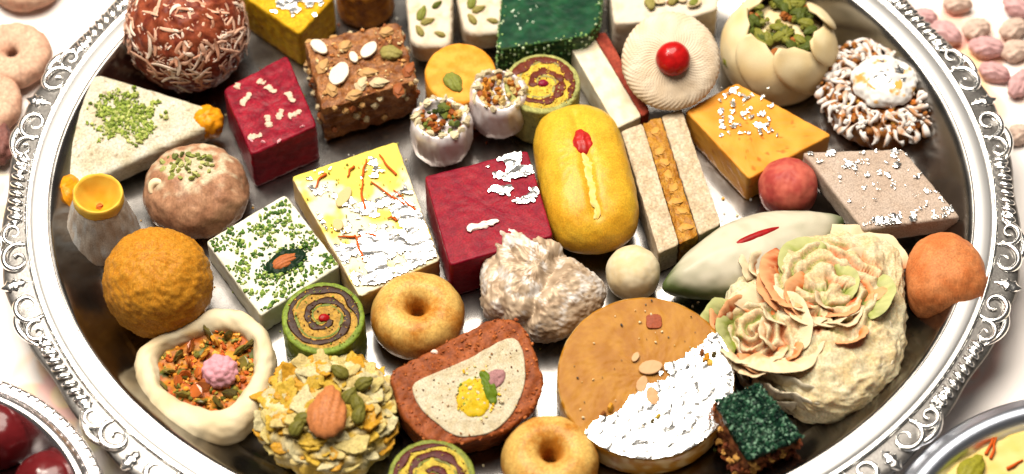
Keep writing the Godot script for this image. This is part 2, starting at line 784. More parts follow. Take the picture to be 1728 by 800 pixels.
# crumbs strewn over a patch: where(p) > 0 keeps a place at p = (x, z); lie gives the height
func strew(parent: Node, called: String, count: int, lo: Vector2, hi: Vector2, where: Callable, lie: Callable, small: float, large: float, color: Array, mat: Material, v := 0) -> void:
	var places := []
	var tints := []
	var tries := 0
	while places.size() < count and tries < count * 30:
		tries += 1
		var p := Vector2(rng.randf_range(lo.x, hi.x), rng.randf_range(lo.y, hi.y))
		if float(where.call(p)) <= 0:
			continue
		var s := lerpf(small, large, pow(rng.randf(), 2.0))
		places.append(place_of(Vector3(p.x, float(lie.call(p)) + s * 0.12, p.y), spin(), Vector3(s, s * rng.randf_range(0.5, 1.0), s * rng.randf_range(0.6, 1.1))))
		var c: Color = color[rng.randi() % color.size()]
		tints.append(c * rng.randf_range(0.8, 1.12))
	if places.size():
		stuff(parent, called, crumb(v), mat, places, tints)



# ---------------------------------------------------------------- the cloth

func build_cloth() -> void:
	var rows := 90
	var v := PackedVector3Array()
	var uv := PackedVector2Array()
	var idx := PackedInt32Array()
	for j in rows + 1:
		for i in rows + 1:
			var p := Vector3(lerpf(-620, 620, float(i) / rows), 0, lerpf(-760, 520, float(j) / rows))
			p.y = 0.9 * fb(p, 0.012, 2) + 0.35 * fb(p, 0.04, 5) - 1.2
			v.append(p * MM)
			uv.append(Vector2(float(i) / rows, float(j) / rows))
	for j in rows:
		for i in rows:
			var a := j * (rows + 1) + i
			idx.append_array([a, a + 1, a + rows + 2, a, a + rows + 2, a + rows + 1])
	var a := []
	a.resize(Mesh.ARRAY_MAX)
	a[Mesh.ARRAY_VERTEX] = v
	a[Mesh.ARRAY_TEX_UV] = uv
	a[Mesh.ARRAY_INDEX] = idx
	var m := ArrayMesh.new()
	m.add_surface_from_arrays(Mesh.PRIMITIVE_TRIANGLES, a)
	var st := SurfaceTool.new()
	st.create_from(m, 0)
	st.generate_normals()
	var mat := StandardMaterial3D.new()
	mat.albedo_texture = cloth_print()
	mat.roughness = 0.95
	mat.rim_enabled = true
	mat.rim = 0.2
	var o := part(self, "tablecloth", st.commit(), mat)
	o.set_meta("kind", "structure")
	o.set_meta("label", "white tablecloth with a faded pink and ochre floral print under the tray")


# soft faded flowers, buds and leaves printed on white
func cloth_print() -> ImageTexture:
	var side := 1536
	var im := Image.create(side, side, false, Image.FORMAT_RGB8)
	im.fill(Color(0.89, 0.865, 0.85))
	var r := RandomNumberGenerator.new()
	r.seed = 12
	var inks := [Color(0.93, 0.66, 0.6), Color(0.95, 0.79, 0.55), Color(0.9, 0.72, 0.7), Color(0.86, 0.85, 0.66), Color(0.92, 0.7, 0.5)]
	for k in 300:
		var c := Vector2(r.randf() * side, r.randf() * side)
		var ink: Color = inks[r.randi() % inks.size()]
		var ink2: Color = inks[r.randi() % inks.size()]
		var size := r.randf_range(18, 48)
		var petals := r.randi_range(5, 7)
		var turn := r.randf() * TAU
		for y in range(maxi(0, int(c.y - size * 1.6)), mini(side, int(c.y + size * 1.6))):
			for x in range(maxi(0, int(c.x - size * 1.6)), mini(side, int(c.x + size * 1.6))):
				var d := Vector2(x, y) - c
				var e := d.length() / size
				var lobe := 0.8 + 0.25 * cos(d.angle() * petals + turn)
				var share := 1.0 - smoothstep(lobe - 0.14, lobe + 0.14, e)
				var ring := smoothstep(0.22, 0.34, e) * (1.0 - 0.6 * smoothstep(0.5, 0.7, e))
				var line := exp(-pow((e - 1.15) / 0.1, 2.0)) * 0.35
				if share > 0.02 or line > 0.02:
					var was := im.get_pixel(x, y)
					im.set_pixel(x, y, was.lerp(ink2.lerp(ink, ring), 0.9 * maxf(share * (0.45 + 0.55 * ring), line)))
	return ImageTexture.create_from_image(im)


# ---------------------------------------------------------------- the tray

const TRAY_C := Vector3(-0.3, 0, -22.0)
const TRAY_A := 200.5
const TRAY_B := 173.1


func rim_at(turn: float, out: float) -> Vector3:                   # a point of the rim in plan; turn in radians
	return Vector3(cos(turn) * (TRAY_A + out), 0, sin(turn) * (TRAY_B + out))


func build_tray() -> void:
	var t := thing("serving_tray", "large oval polished silver tray with an ornate scrolled rim holding all the sweets", "tray", TRAY_C)
	var shine := M(Color(0.4, 0.38, 0.36), 0.24, "mottle", 90, 0.05, "mottle", {"metallic": 1.0, "roughness_texture": tex("mottle")})
	var shaded_silver := M(Color(0.3, 0.285, 0.27), 0.38, "grain", 14, 0.08, "grain", {"metallic": 0.9})  # ornament ground: same silver, shade of the crevices put into a darker colour
	var satin := M(Color(0.96, 0.95, 0.94), 0.42, "", 60, 0.04, "mottle", {"metallic": 1.0})
	var bright := M(Color(0.95, 0.94, 0.92), 0.2, "", 20, 0.03, "fine", {"metallic": 1.0})
	# [outwards from the lip, height]: underside, floor, two steps of the wall, lip, flange, groove
	var prof := [[-190, 4.0], [-120, 4.0], [-60, 4.0], [-34, 4.0], [-27, 4.2], [-23, 5.0], [-20.5, 6.6], [-19.5, 7.4], [-18.4, 7.6], [-16.5, 8.4], [-13, 11.5], [-9.5, 15.8], [-6, 20.3], [-3.2, 23.9],
		[-1.5, 25.8], [-0.4, 26.7], [0.8, 27.0], [1.6, 26.6]]
	var back := [[1.6, 24.9], [0, 24.4], [-4, 20], [-10, 12.6], [-16, 6.2], [-22, 2.8], [-30, 1.2], [-80, 0.6], [-190, 0.6]]
	t.position.y = 0.0
	part(t, "dish", skin(rim_rings(prof + back)), shine)
	part(t, "flange", skin(rim_rings([[0.9, 26.2], [0.9, 27.0], [1.4, 27.3], [2.5, 27.4], [5, 27.1], [7.4, 26.5], [8.8, 25.9], [9.4, 25.0], [9.4, 24.2], [5, 25.2], [0.9, 26.2]])), satin)
	var g := part(t, "rim_ground", skin(rim_rings([[9.4, 23.0], [9.4, 24.5], [12, 24.2], [15, 24.0], [18, 23.6], [20.5, 22.9], [21.6, 22.0], [21.0, 21.2], [16, 21.8], [11, 22.4], [9.4, 23.0]], true)), shaded_silver)
	# a thin bead that frames the flange
	part(t, "bead_line", skin(rim_rings([[9.2, 24.8], [9.6, 25.9], [10.4, 26.3], [11.2, 25.9], [11.5, 24.8], [10.4, 24.2], [9.2, 24.8]])), bright)
	# the raised ornament: runs of gadroons, between them cartouches of scrolls and leaves
	var scroll_a := scroll_mesh(1.5)
	var scroll_b := scroll_mesh(1.1)
	var sweep := bar(arc_path(24, 5.0), func(q): return 0.6 + 1.2 * sin(PI * q), 9, 0.8)
	var lobe := blob(ellipse(1.5, 3.6, 16), 2.6, {"n": 20, "m": 12, "rough": 0.05, "e": 2.0})
	var leaf_shape := leaf_mesh()
	var units := 12
	for u in units:
		var mid := TAU * (u + 0.5) / units
		for s in [-1.0, 1.0]:
			# the mirror of a scroll is a mesh turned over its axis
			ornament(g, "scroll", scroll_a, bright, mid, s * 11.5, 15.8, -0.4, s)
			ornament(g, "scroll", scroll_b, bright, mid, s * 24.5, 16.4, -0.2, -s)
			ornament(g, "sweep", sweep, bright, mid, s * 19.0, 20.4, -1.2, s)
			ornament(g, "leaf", leaf_shape, bright, mid, s * 33.0, 15.4, -0.2, s)
		ornament(g, "leaf", leaf_shape, bright, mid, 0.0, 18.4, -0.4, 1.0, 90.0)
		var edge := TAU * (u + 1.0) / units
		for k in 8:
			ornament(g, "gadroon", lobe, bright, edge, (k - 3.5) * 4.1, 15.6, -0.7, 1.0, 22.0)


func rim_rings(prof: Array, scallop := false) -> Array:
	var rings := []
	for q in prof:
		var r := PackedVector3Array()
		for i in 280:
			var a := TAU * i / 280
			var out: float = q[0]
			if scallop and out > 15:
				out += 1.3 * cos(a * 12 + PI) + 0.5 * cos(a * 36 + PI)
			var p := rim_at(a, out) if out > -150 else Vector3.ZERO
			p.y = q[1]
			r.append(p)
		rings.append(r)
	return rings


func ornament(t: Node, called: String, mesh: Mesh, mat: Material, mid: float, along: float, out: float, lift: float, side: float, turn := 0.0) -> void:
	var speed := rim_at(mid + PI / 2, 0).length()
	var a := mid + along / speed
	var p := rim_at(a, out)
	var tangent := (rim_at(a + 0.01, out) - rim_at(a - 0.01, out)).normalized()
	var o := part(t, called, mesh, mat)
	o.transform = Transform3D(Basis(tangent * side, Vector3.UP * side, tangent.cross(Vector3.UP) * -1.0).orthonormalized() * Basis(Vector3.UP, deg_to_rad(turn)), (p + Vector3(0, 24.6 + lift, 0)) * MM)


func scroll_mesh(k: float) -> ArrayMesh:
	var p := PackedVector3Array()
	for i in 34:
		var q := i / 33.0
		var a := lerpf(-0.6, TAU * 1.1, q)
		var r := 5.6 * k * (1.0 - 0.82 * q)
		p.append(Vector3(cos(a) * r, 0.7 * q, sin(a) * r * 0.85))
	return bar(p, func(t): return k * (0.5 + 0.62 * sin(PI * minf(t * 1.3 + 0.12, 1.0))), 9, 0.9)


func arc_path(length: float, rise: float) -> PackedVector3Array:
	var p := PackedVector3Array()
	for i in 16:
		var q := i / 15.0 * 2 - 1
		p.append(Vector3(q * length * 0.5, 0, -rise * q * q + rise * 0.5))
	return p


func leaf_mesh() -> ArrayMesh:
	var rows := []
	for j in 13:
		var q := j / 12.0
		var row := PackedVector3Array()
		var wide := 3.2 * sin(PI * pow(q, 0.75)) * (0.8 + 0.2 * cos(q * 26)) + 0.25
		for i in 7:
			var x := i / 3.0 - 1.0
			row.append(Vector3(q * 12 - 6, 1.3 * sin(q * PI) - 0.9 * absf(x) + 0.5 * cos(q * 26) * absf(x) - 0.6, x * wide))
		rows.append(row)
	return sheet(rows, 1.0)


# ---------------------------------------------------------------- the two bowls in the front corners

func build_bowls() -> void:
	var pewter := M(Color(0.8, 0.76, 0.76), 0.24, "", 40, 0.05, "mottle", {"metallic": 1.0})
	var steel := M(Color(0.68, 0.73, 0.84), 0.3, "", 40, 0.05, "mottle", {"metallic": 1.0})
	var dark := M(Color(0.3, 0.2, 0.2), 0.3, "mottle", 40, 0.0, "", {"metallic": 0.9})
	var b := thing("dessert_bowl", "silver bowl of dark red syrup balls in the front corner beside the orange coated ladoo side", "bowl", Vector3(-240, 0, 154))
	b.set_meta("label", "pinkish silver bowl with a stepped rim holding dark red syrup balls")
	var shell := part(b, "bowl_body", lathe([0, 2, 30, 2, 52, 8, 64, 18, 68.5, 27, 69.5, 30.6, 71.5, 31.4, 73.5, 30.6, 75.4, 28.6, 76.4, 28.4, 78.6, 29.4, 80.4, 29.0, 81, 27.6, 79, 26.4, 72, 26.6, 66, 16, 54, 5.6, 30, 0, 0, 0], 120), pewter)
	var bead := blob(ellipse(1.3, 1.3, 10), 2.2, {"n": 12, "m": 8, "rough": 0.0})
	for i in 110:
		var a := TAU * i / 110
		part(shell, "rim_bead", bead, pewter, Vector3(cos(a) * 79.0, 28.2, sin(a) * 79.0))
	part(b, "syrup", lathe([0, 0, 58, 0, 58.6, 0.6, 0, 0.7], 64), M(tone(26, 8, 10), 0.1), Vector3(0, 12.5, 0))
	var jam := blob(ellipse(14.8, 14.8), 28, {"n": 88, "m": 44, "rough": 0.35, "freq": 0.09, "base": 0.92})
	var jm := M(tone(112, 28, 32), 0.28, "mottle", 50, 0.05, "grain", {"clearcoat_enabled": true, "clearcoat": 0.5, "clearcoat_roughness": 0.15})
	var spots := [[Vector3(-212.3, 16, 98.3), "dark red syrup ball at the edge of the picture in the pinkish silver bowl"], [Vector3(-188.7, 16, 123), "dark red syrup ball in the pinkish bowl, nearer to the tray"]]
	var first: Node3D = null
	for s in spots:
		var at: Vector3 = s[0] * Vector3(1, 0, 1) + Vector3(0, 4.0, 0)
		if first == null:
			first = thing("syrup_ball", s[1], "sweet", at, Vector3.ZERO, "dark red syrup balls")
			part(first, "ball", jam, jm)
		else:
			another(first, s[1], at, Vector3(0, 70, 0))

	b = thing("cream_bowl", "blue grey metal bowl of yellow cream dessert topped with a pistachio and saffron", "bowl", Vector3(234, 0, 174))
	part(b, "bowl_body", lathe([0, 2, 40, 2, 66, 9, 78, 18, 80.5, 23, 82, 25.6, 84, 26.4, 86, 26.6, 88, 26, 89.6, 24.4, 91.4, 23.8, 92.6, 22.6, 90, 21.4, 83, 20.6, 76, 12, 62, 3, 40, 0, 0, 0], 120), steel)
	var cream_col := func(p: Vector3, _n: Vector3) -> Color:
		return tone(250, 226, 150).lerp(tone(244, 206, 112), clampf(0.5 + 0.9 * fb(p, 0.06, 3) + 0.4 * fb(p, 0.2, 4), 0, 1))
	var cream_wave := func(p: Vector3, _n: Vector3) -> float: return 0.5 * fb(p, 0.07, 3) + 0.25 * fb(p, 0.2, 8)
	part(b, "cream", slab(ellipse(79.4, 79.4, 60), 5, {"n": 150, "bevel": 0.8, "step": 1.4, "rough": 0.1, "disp": cream_wave, "col": cream_col}), M(Color.WHITE, 0.3, "fine", 20), Vector3(0, 16, 0))
	var nut := M(tone(170, 165, 50), 0.45, "grain", 8, 0.1)
	var o := part(b, "pistachio", kernel("pistachio"), nut, Vector3(187.5, 22, 117.3) - Vector3(234, 0, 174), Vector3(0, 55, 0), Vector3(1.15, 1, 1.6))
	o.position.y = 0.0205
	for q in [[Vector3(194.1, 22, 109.5), Vector3(200.9, 22, 95.4)], [Vector3(195.8, 22, 111.5), Vector3(199.2, 22, 101.9)], [Vector3(202.1, 22, 116.5), Vector3(208.8, 22, 112.6)]]:
		var a: Vector3 = q[0] - Vector3(234, -0.4, 174)
		var z: Vector3 = q[1] - Vector3(234, -0.4, 174)
		a.y = 21.6
		z.y = 21.9
		part(b, "saffron_thread", bar(PackedVector3Array([a, a.lerp(z, 0.35) + Vector3(0.5, 0.4, 0), a.lerp(z, 0.7) + Vector3(-0.4, 0.3, 0.3), z]), func(t): return 0.75 - 0.35 * t, 7), M(tone(196, 84, 20), 0.5))


# ---------------------------------------------------------------- what lies on the cloth behind the tray

func build_cloth_nibbles() -> void:
	var bake := func(p: Vector3, q: Vector3) -> Color:
		return tone(248, 206, 176).lerp(tone(230, 168, 138), clampf(0.75 - 0.6 * q.y + 0.5 * fb(p, 0.15, 6), 0, 1))
	var ring := dough_ring(outline(ellipse(18, 18), 2, 90), outline(ellipse(2.2, 2.2), 0.5, 90), 13, {"rough": 0.5, "col": bake, "m": 30})
	var bm := M(Color.WHITE, 0.7, "grain", 24, 0.25)
	var first := thing("ring_cookie", "pale orange ring cookie on the cloth, nearest the corner of the picture", "cookie", Vector3(-230.6, 6, -111.4) * Vector3(1, 0, 1), Vector3.ZERO, "ring cookies on the cloth")
	part(first, "cookie_ring", ring, bm)
	another(first, "pale orange ring cookie cut by the picture edge, just in front of the whole one", Vector3(-241, 6, -83) * Vector3(1, 0, 1), Vector3(0, 50, 0))
	another(first, "pale orange ring cookie peeping in over the picture edge, behind the whole one", Vector3(-229.5, 6, -158.1) * Vector3(1, 0, 1), Vector3(0, 120, 0))
	var d := thing("date_piece", "brown dried fruit on the cloth beside the tray, in front of the ring cookies", "dried fruit", Vector3(-234.5, 6, -63.4) * Vector3(1, 0, 1))
	part(d, "fruit", blob(ellipse(13, 9, 24, 60), 12, {"n": 60, "m": 28, "rough": 0.9, "freq": 0.2, "disp": func(p: Vector3, _q: Vector3) -> float: return 0.5 * sin(p.x * 1.4 + 2 * fb(p, 0.1))}), M(tone(150, 100, 92), 0.5, "grain", 20, 0.2))
	# pink skinned nuts strewn on the cloth
	var nut_line := []
	for i in 28:
		var a := TAU * i / 28
		nut_line.append(7.4 * cos(a))
		nut_line.append(sin(a) * 5.0 * (1.0 - 0.16 * cos(a)))
	var nut := blob(nut_line, 8.6, {"n": 60, "m": 28, "rough": 0.5, "freq": 0.16, "base": 0.9, "e": 2.05, "disp": func(p: Vector3, _n: Vector3) -> float: return 0.22 * sin(p.z * 2.2 + 2.0 * fb(p, 0.2)) + 0.15 * fb(p, 0.8)})
	var skin_pink := M(tone(236, 186, 186), 0.5, "mottle", 16, 0.08, "grain")
	var skin_buff := M(tone(238, 208, 190), 0.5, "mottle", 16, 0.08, "grain")
	var nuts := [
		[Vector3(209.9, 5, -145.8), 0, "buff", "buff nut at the top edge of the picture on the white cloth"],
		[Vector3(217.3, 5, -130.7), 25, "buff", "buff nut on the cloth closest to the tray's scrolled rim"],
		[Vector3(234.5, 5, -130.7), 30, "buff", "buff nut with a rosy underside near the top corner of the cloth"],
		[Vector3(221.1, 5, -119.3), -5, "pink", "dusky pink nut in front of the two buff nuts on the cloth"],
		[Vector3(234.2, 5, -117.9), 15, "buff", "pale buff nut at the picture edge beside the dusky pink nut"],
		[Vector3(222.9, 5, -104.5), -20, "pink", "rosy pink nut with a lighter crown between the dusky one and the corner one"],
		[Vector3(233.7, 5, -98.3), 60, "pink", "large rosy nut cut by the picture edge, the lowest of the pink nuts"],
		[Vector3(202.7, 5, -127.8), -35, "pink", "pale pink nut half hidden beside the tray's scrolled rim"],
		[Vector3(193.1, 5, -137.8), 10, "pink", "small pink nut lying tight behind the tray rim"],
		[Vector3(230.4, 5, -68.9), 15, "buff", "greyish nut at the picture edge halfway down the tray rim"],
		[Vector3(238.7, 5, -144.3), -30, "pink", "pink nut in the very corner of the cloth"]]
	first = null
	for q in nuts:
		var at: Vector3 = q[0] * Vector3(1, 0, 1) - Vector3(0, 1.0, 0)
		var o: Node3D
		if first == null:
			first = thing("shelled_nut", q[3], "nut", at, Vector3(0, q[1], 0), "pink and buff nuts on the cloth")
			part(first, "kernel", nut, skin_buff)
			o = first
		else:
			o = another(first, q[3], at, Vector3(0, q[1], 0))
		(o.get_child(0) as MeshInstance3D).scale = Vector3(rng.randf_range(0.88, 1.2), rng.randf_range(0.85, 1.05), rng.randf_range(0.85, 1.1))
		(o.get_child(0) as MeshInstance3D).material_override = skin_pink if q[2] == "pink" else skin_buff



# ---------------------------------------------------------------- the sweets at the back of the tray

func build_sweets_back() -> void:
	var leaf := silver_leaf()
	var white := M(Color.WHITE, 0.6, "fine", 16, 0.12, "grain")
	var soft := M(Color.WHITE, 0.62, "grain", 22, 0.22)
	var flat_lie := func(y: float) -> Callable: return func(_p: Vector2) -> float: return y

	# brown ball rolled in coconut shreds
	var o := thing("coconut_laddu", "big brown ball covered with pale coconut shreds at the back corner of the tray", "sweet", Vector3(-147.7, 30, -107.9) * Vector3(1, 0, 1) + Vector3(0, 4, 0))
	var brown := func(p: Vector3, _n: Vector3) -> Color:
		return tone(180, 92, 62).lerp(tone(128, 56, 40), clampf(0.5 + 0.9 * fb(p, 0.16, 2) + 0.5 * fb(p, 0.5, 3), 0, 1))
	part(o, "ball", blob(ellipse(27.5, 27.5), 54, {"n": 120, "m": 64, "rough": 0.9, "freq": 0.16, "base": 0.93, "col": brown, "disp": func(p: Vector3, _n: Vector3) -> float: return 0.5 * cb(p, 0.35)}), M(Color.WHITE, 0.45, "grain", 16, 0.3))
	var coco := [M(tone(238, 214, 196), 0.6), M(tone(222, 176, 150), 0.6), M(tone(205, 150, 122), 0.6)]
	for i in 290:
		var d := Vector3(rng.randfn(), rng.randfn() * 0.8 + 0.5, rng.randfn()).normalized()
		var turn := Basis(Quaternion(Vector3.UP, d)) * Basis(Vector3.UP, rng.randf() * TAU)
		var s := rng.randf_range(0.6, 1.35)
		var c := part(o, "coconut_shred", shred(rng.randi() % 6), coco[rng.randi() % 3])
		c.transform = Transform3D(turn * Basis(Vector3(0, 0, 1), rng.randf_range(-0.16, 0.16)) * Basis.from_scale(Vector3(s, 1.2, rng.randf_range(1.1, 1.9))), (Vector3(0, 26.2, 0) + d * rng.randf_range(27.3, 28.3)) * MM)

	var fluff := []
	var fluff_c := []
	for i in 620:
		var d := Vector3(rng.randfn(), rng.randfn() * 0.8 + 0.4, rng.randfn()).normalized()
		fluff.append(Transform3D(Basis(Quaternion(Vector3.UP, d)) * Basis(Vector3.UP, rng.randf() * TAU) * Basis.from_scale(Vector3(rng.randf_range(0.25, 0.6), 0.7, rng.randf_range(0.5, 1.0))), (Vector3(0, 26.2, 0) + d * rng.randf_range(27.2, 27.9)) * MM))
		fluff_c.append([tone(242, 222, 206), tone(226, 186, 164), tone(206, 154, 128)][rng.randi() % 3])
	stuff(o, "coconut_dust", shred(2), M(Color.WHITE, 0.6), fluff, fluff_c)

	# yellow block with silver leaf at the top edge of the picture
	o = thing("yellow_barfi", "bright yellow block with silver leaf, cut by the picture edge behind the nut brittle", "sweet", Vector3(-101.6, 4, -125.4), Vector3(0, 0, 0))
	var line: Array = [-22.5, -4.6, -6.8, -26.8, 20.5, -4.6, 4.9, 18.6]
	var yellow := func(p: Vector3, _n: Vector3) -> Color: return tone(250, 196, 40).lerp(tone(228, 158, 22), clampf(0.5 + 0.8 * fb(p, 0.2, 5) - 0.02 * p.y, 0, 1))
	part(o, "block", slab(line, 24, {"r": 2.5, "bevel": 1.4, "rough": 0.4, "col": yellow}), soft)
	part(o, "silver_leaf", foil(Vector2(-20, -22), Vector2(20, 20), 0.8, func(p: Vector2) -> float: return 9.0 + 9.0 * fb(Vector3(p.x, 0, p.y), 0.13, 4) + 5.0 * fb(Vector3(p.x, 0, p.y), 0.4, 5) - (p - Vector2(1, -5)).length(), flat_lie.call(24.0), 3.0), leaf)

	# caramel brown drum beside it
	o = thing("caramel_peda", "caramel brown drum shaped sweet between the yellow block and the nut studded white bars", "sweet", Vector3(-68.7, 28, -142.1) * Vector3(1, 0, 1) + Vector3(0, 4, 0))
	var caramel := func(p: Vector3, _n: Vector3) -> Color: return tone(214, 140, 52).lerp(tone(158, 92, 34), clampf(0.5 + 0.7 * sin(atan2(p.z, p.x) * 9 + 2 * fb(p, 0.1)) * 0.5 + 0.5 * fb(p, 0.2, 7), 0, 1))
	part(o, "drum", slab(ellipse(13.6, 13.6), 24, {"bevel": 2.5, "rough": 0.5, "col": caramel, "step": 1.3}), soft)

	# two white bars with nuts set in them
	o = thing("white_nut_bar", "white bar set with green pistachios beside the caramel drum, the left of two alike", "sweet", Vector3(-38, 9.5, -123.8), Vector3(14, 0, 0), "white bars set with nuts")
	line = [-12, -19.9, 11.2, -19.9, 10.7, 13.2, 7.7, 16.1, -4.9, 16.1, -8.5, 13.2]
	var cream := func(p: Vector3, _n: Vector3) -> Color: return tone(240, 226, 204).lerp(tone(222, 198, 164), clampf(0.4 + 0.9 * fb(p, 0.13, 8) + 0.4 * fb(p, 0.4, 1) - 0.04 * (p.y - 8), 0, 1))
	var bar_mesh := slab(line, 17, {"r": 3.5, "bevel": 2.4, "rough": 0.4, "col": cream})
	part(o, "bar", bar_mesh, white)
	var pist := [M(tone(150, 156, 70), 0.45, "grain", 8, 0.1), M(tone(176, 164, 92), 0.45, "grain", 8, 0.1), M(tone(108, 118, 46), 0.45, "grain", 8, 0.1)]
	var nutty := [M(tone(222, 172, 110), 0.45, "grain", 8, 0.1), M(tone(176, 100, 56), 0.45, "grain", 8, 0.1), M(tone(240, 216, 172), 0.5, "grain", 8, 0.1)]
	for q in [[Vector3(-3.3, 17, -1.2), 70, 0, 0.5], [Vector3(-0.5, 17, 3), 20, 1, 0.42], [Vector3(-4.2, 17, 7.8), 120, 1, 0.4], [Vector3(3.7, 17, -5.4), 40, 2, 0.35], [Vector3(5, 17, 9.6), 160, 1, 0.34]]:
		part(o, "pistachio", kernel("pistachio"), pist[q[2]], q[0] - Vector3(0, 1.6, 0), Vector3(0, q[1], 0), Vector3(q[3] * 1.2, 0.7, q[3] * 1.3))
	var o2 := another(o, "white bar with a brown nut at its top end, nearest the dark green slab", Vector3(-15.4, 10, -131.5) * Vector3(1, 0, 1) + Vector3(0, 9.0, 0), Vector3(14, 6, 0))
	part(o2, "almond", kernel("almond"), nutty[1], Vector3(2, 16.2, -8), Vector3(0, 12, 0), Vector3(0.62, 0.7, 0.6))

	# dark green slab with a sugared rim
	o = thing("green_slab", "dark green slab with a pale sugared green border at the back of the tray", "sweet", Vector3(17.9, 7, -122.8), Vector3(0, 0, 0))
	line = [-21.2, -23.2, 24.8, -21.4, 22, 9.8, 16.5, 17.5, -24.9, 25.8]
	var green := func(p: Vector3, n: Vector3) -> Color:
		var edge := clampf(fb(p, 0.5, 3) * 0.7 + 0.3, 0, 1) if n.y < 0.8 else 0.0
		return tone(34, 84, 54).lerp(tone(22, 64, 42), clampf(0.5 + fb(p, 0.12, 4), 0, 1)).lerp(tone(128, 158, 84), edge * 0.75)
	part(o, "block", slab(line, 22, {"r": 2, "bevel": 1.2, "rough": 0.3, "col": green}), M(Color.WHITE, 0.42, "mottle", 20, 0.06, "grain"))
	var rim_line := outline(line, 2.0, 90)
	var frost := []
	var frost_c := []
	for i in 520:
		var k := rng.randi() % 90
		var p: Vector2 = rim_line[k].lerp(rim_line[(k + 1) % 90], rng.randf()) * rng.randf_range(0.9, 1.0)
		var down := pow(rng.randf(), 1.6) * 20.0
		if down > 1.5:
			p = rim_line[k] * 1.005
		frost.append(place_of(Vector3(p.x, 22.2 - down, p.y), spin(), Vector3.ONE * rng.randf_range(0.6, 1.5)))
		frost_c.append([tone(150, 184, 110), tone(94, 140, 82), tone(206, 222, 180)][rng.randi() % 3])
	stuff(o, "sugar_grains", crumb(2), M(Color.WHITE, 0.35), frost, frost_c)
	for i in 14:
		part(o, "sugar_flake", crumb(i % 4), M(tone(214, 232, 208), 0.3), Vector3(rng.randf_range(-18, -6), 22.2, rng.randf_range(-4, 14)), spin(), Vector3(1.4, 0.6, 1.1) * rng.randf_range(0.6, 1.3))

	# white block heaped with nuts, mostly behind the fluted cookie
	o = thing("nut_topped_barfi", "white block topped with mixed nuts half hidden behind the cherry cookie", "sweet", Vector3(69.8, 4, -130.8), Vector3(0, 0, 0))
	line = [-26.3, -22.3, 25, -22.3, 24.7, 7.8, 7.6, 14.8, -23.3, 16.9]
	part(o, "block", slab(line, 23, {"r": 3, "bevel": 1.5, "rough": 0.4, "col": cream}), white)
	for i in 36:
		var p := Vector3(rng.randf_range(-8, 21), 23.3, rng.randf_range(-12, 7))
		match i % 4:
			0: part(o, "pistachio", kernel("pistachio"), pist[rng.randi() % 3], p, Vector3(0, rng.randf() * 360, rng.randf_range(-20, 20)), Vector3(0.5, 0.6, 0.6))
			1: part(o, "almond_slice", slice(i % 3), nutty[2], p + Vector3(0, 1, 0), Vector3(rng.randf_range(-30, 30), rng.randf() * 360, 0), Vector3.ONE * 0.8)
			2: part(o, "nut_piece", crumb(i % 5), nutty[i % 3], p, spin(), Vector3.ONE * rng.randf_range(3.0, 5.5))
			3: part(o, "raisin", crumb(i % 5), M(tone(60, 34, 30), 0.35), p, spin(), Vector3.ONE * rng.randf_range(2.5, 4))

	# pastry of folded petals with a nut heart
	build_petal_pastry()

	# fluted cookie with a cherry
	o = thing("cherry_cookie", "round cream cookie with swirled flutes and a red cherry in its centre", "cookie", Vector3(70.8, 30.3, -88.6), Vector3(31, 0, -4))
	var swirl := func(p: Vector3, n: Vector3) -> float:
		var r := Vector2(p.x, p.z).length()
		var a := atan2(p.z, p.x)
		return 0.5 * (absf(sin(27.0 * (a - r * 0.06))) - 0.5) * smoothstep(4.0, 12.0, r) * (0.3 + 0.7 * clampf(n.y + 0.4, 0, 1))
	var biscuit := func(p: Vector3, n: Vector3) -> Color:
		return tone(248, 230, 204).lerp(tone(228, 200, 164), clampf(0.25 + 0.5 * fb(p, 0.1, 4) + 0.35 * (1 - n.y), 0, 1))
	part(o, "cookie", blob(ellipse(22.3, 22.3), 10.5, {"n": 520, "m": 50, "e": 2.6, "rough": 0.15, "disp": swirl, "col": biscuit}), M(Color.WHITE, 0.6, "fine", 10, 0.1, "grain"))
	part(o, "cherry", blob(ellipse(7.8, 7.8), 12.5, {"n": 60, "m": 30, "rough": 0.2, "freq": 0.12, "base": 0.8}), M(tone(188, 24, 24, 0.85), 0.3, "mottle", 20, 0.05, "grain", {"clearcoat_enabled": true, "clearcoat": 0.25, "clearcoat_roughness": 0.1}), Vector3(0, 6.8, 0))

	# slice of pale sweet with a rosy layer
	o = thing("striped_slice", "cream slice with a rust red layer along one edge, leaning below the cherry cookie", "sweet", Vector3(44.5, 4, -86.7), Vector3(0, 0, 0))
	var plain := func(a: Color, b: Color, sd: float) -> Callable:
		return func(p: Vector3, _n: Vector3) -> Color: return a.lerp(b, clampf(0.5 + 0.8 * fb(p, 0.15, sd) + 0.4 * fb(p, 0.55, sd), 0, 1))
	part(o, "cream_layer", slab([-18.3, -20, -7.6, -26.6, 13.6, 20.6, 2.3, 27.3], 16, {"r": 1.2, "bevel": 0.8, "rough": 0.2, "col": plain.call(tone(250, 240, 214), tone(240, 220, 184), 3)}), white)
	part(o, "rust_layer", slab([-7.4, -27, -1.8, -28.7, 17.4, 17.3, 13.8, 20.6], 15.7, {"r": 1, "bevel": 0.6, "rough": 0.25, "col": plain.call(tone(184, 82, 60), tone(158, 62, 46), 6)}), soft)

	# rolls cut across
	o = thing("pinwheel_roll", "round roll with a yellow and maroon spiral behind the yellow oblong sweet", "sweet", Vector3(13.5, 5, -77.9), Vector3(0, 0, 0), "cut spiral rolls")
	build_roll(o, 17.2, 24.0, {"coat": [186, 186, 110], "fill": [236, 198, 70], "line": [120, 56, 40], "heart": [150, 30, 62], "turns": 1.7, "turn": 2.6, "sd": 3})
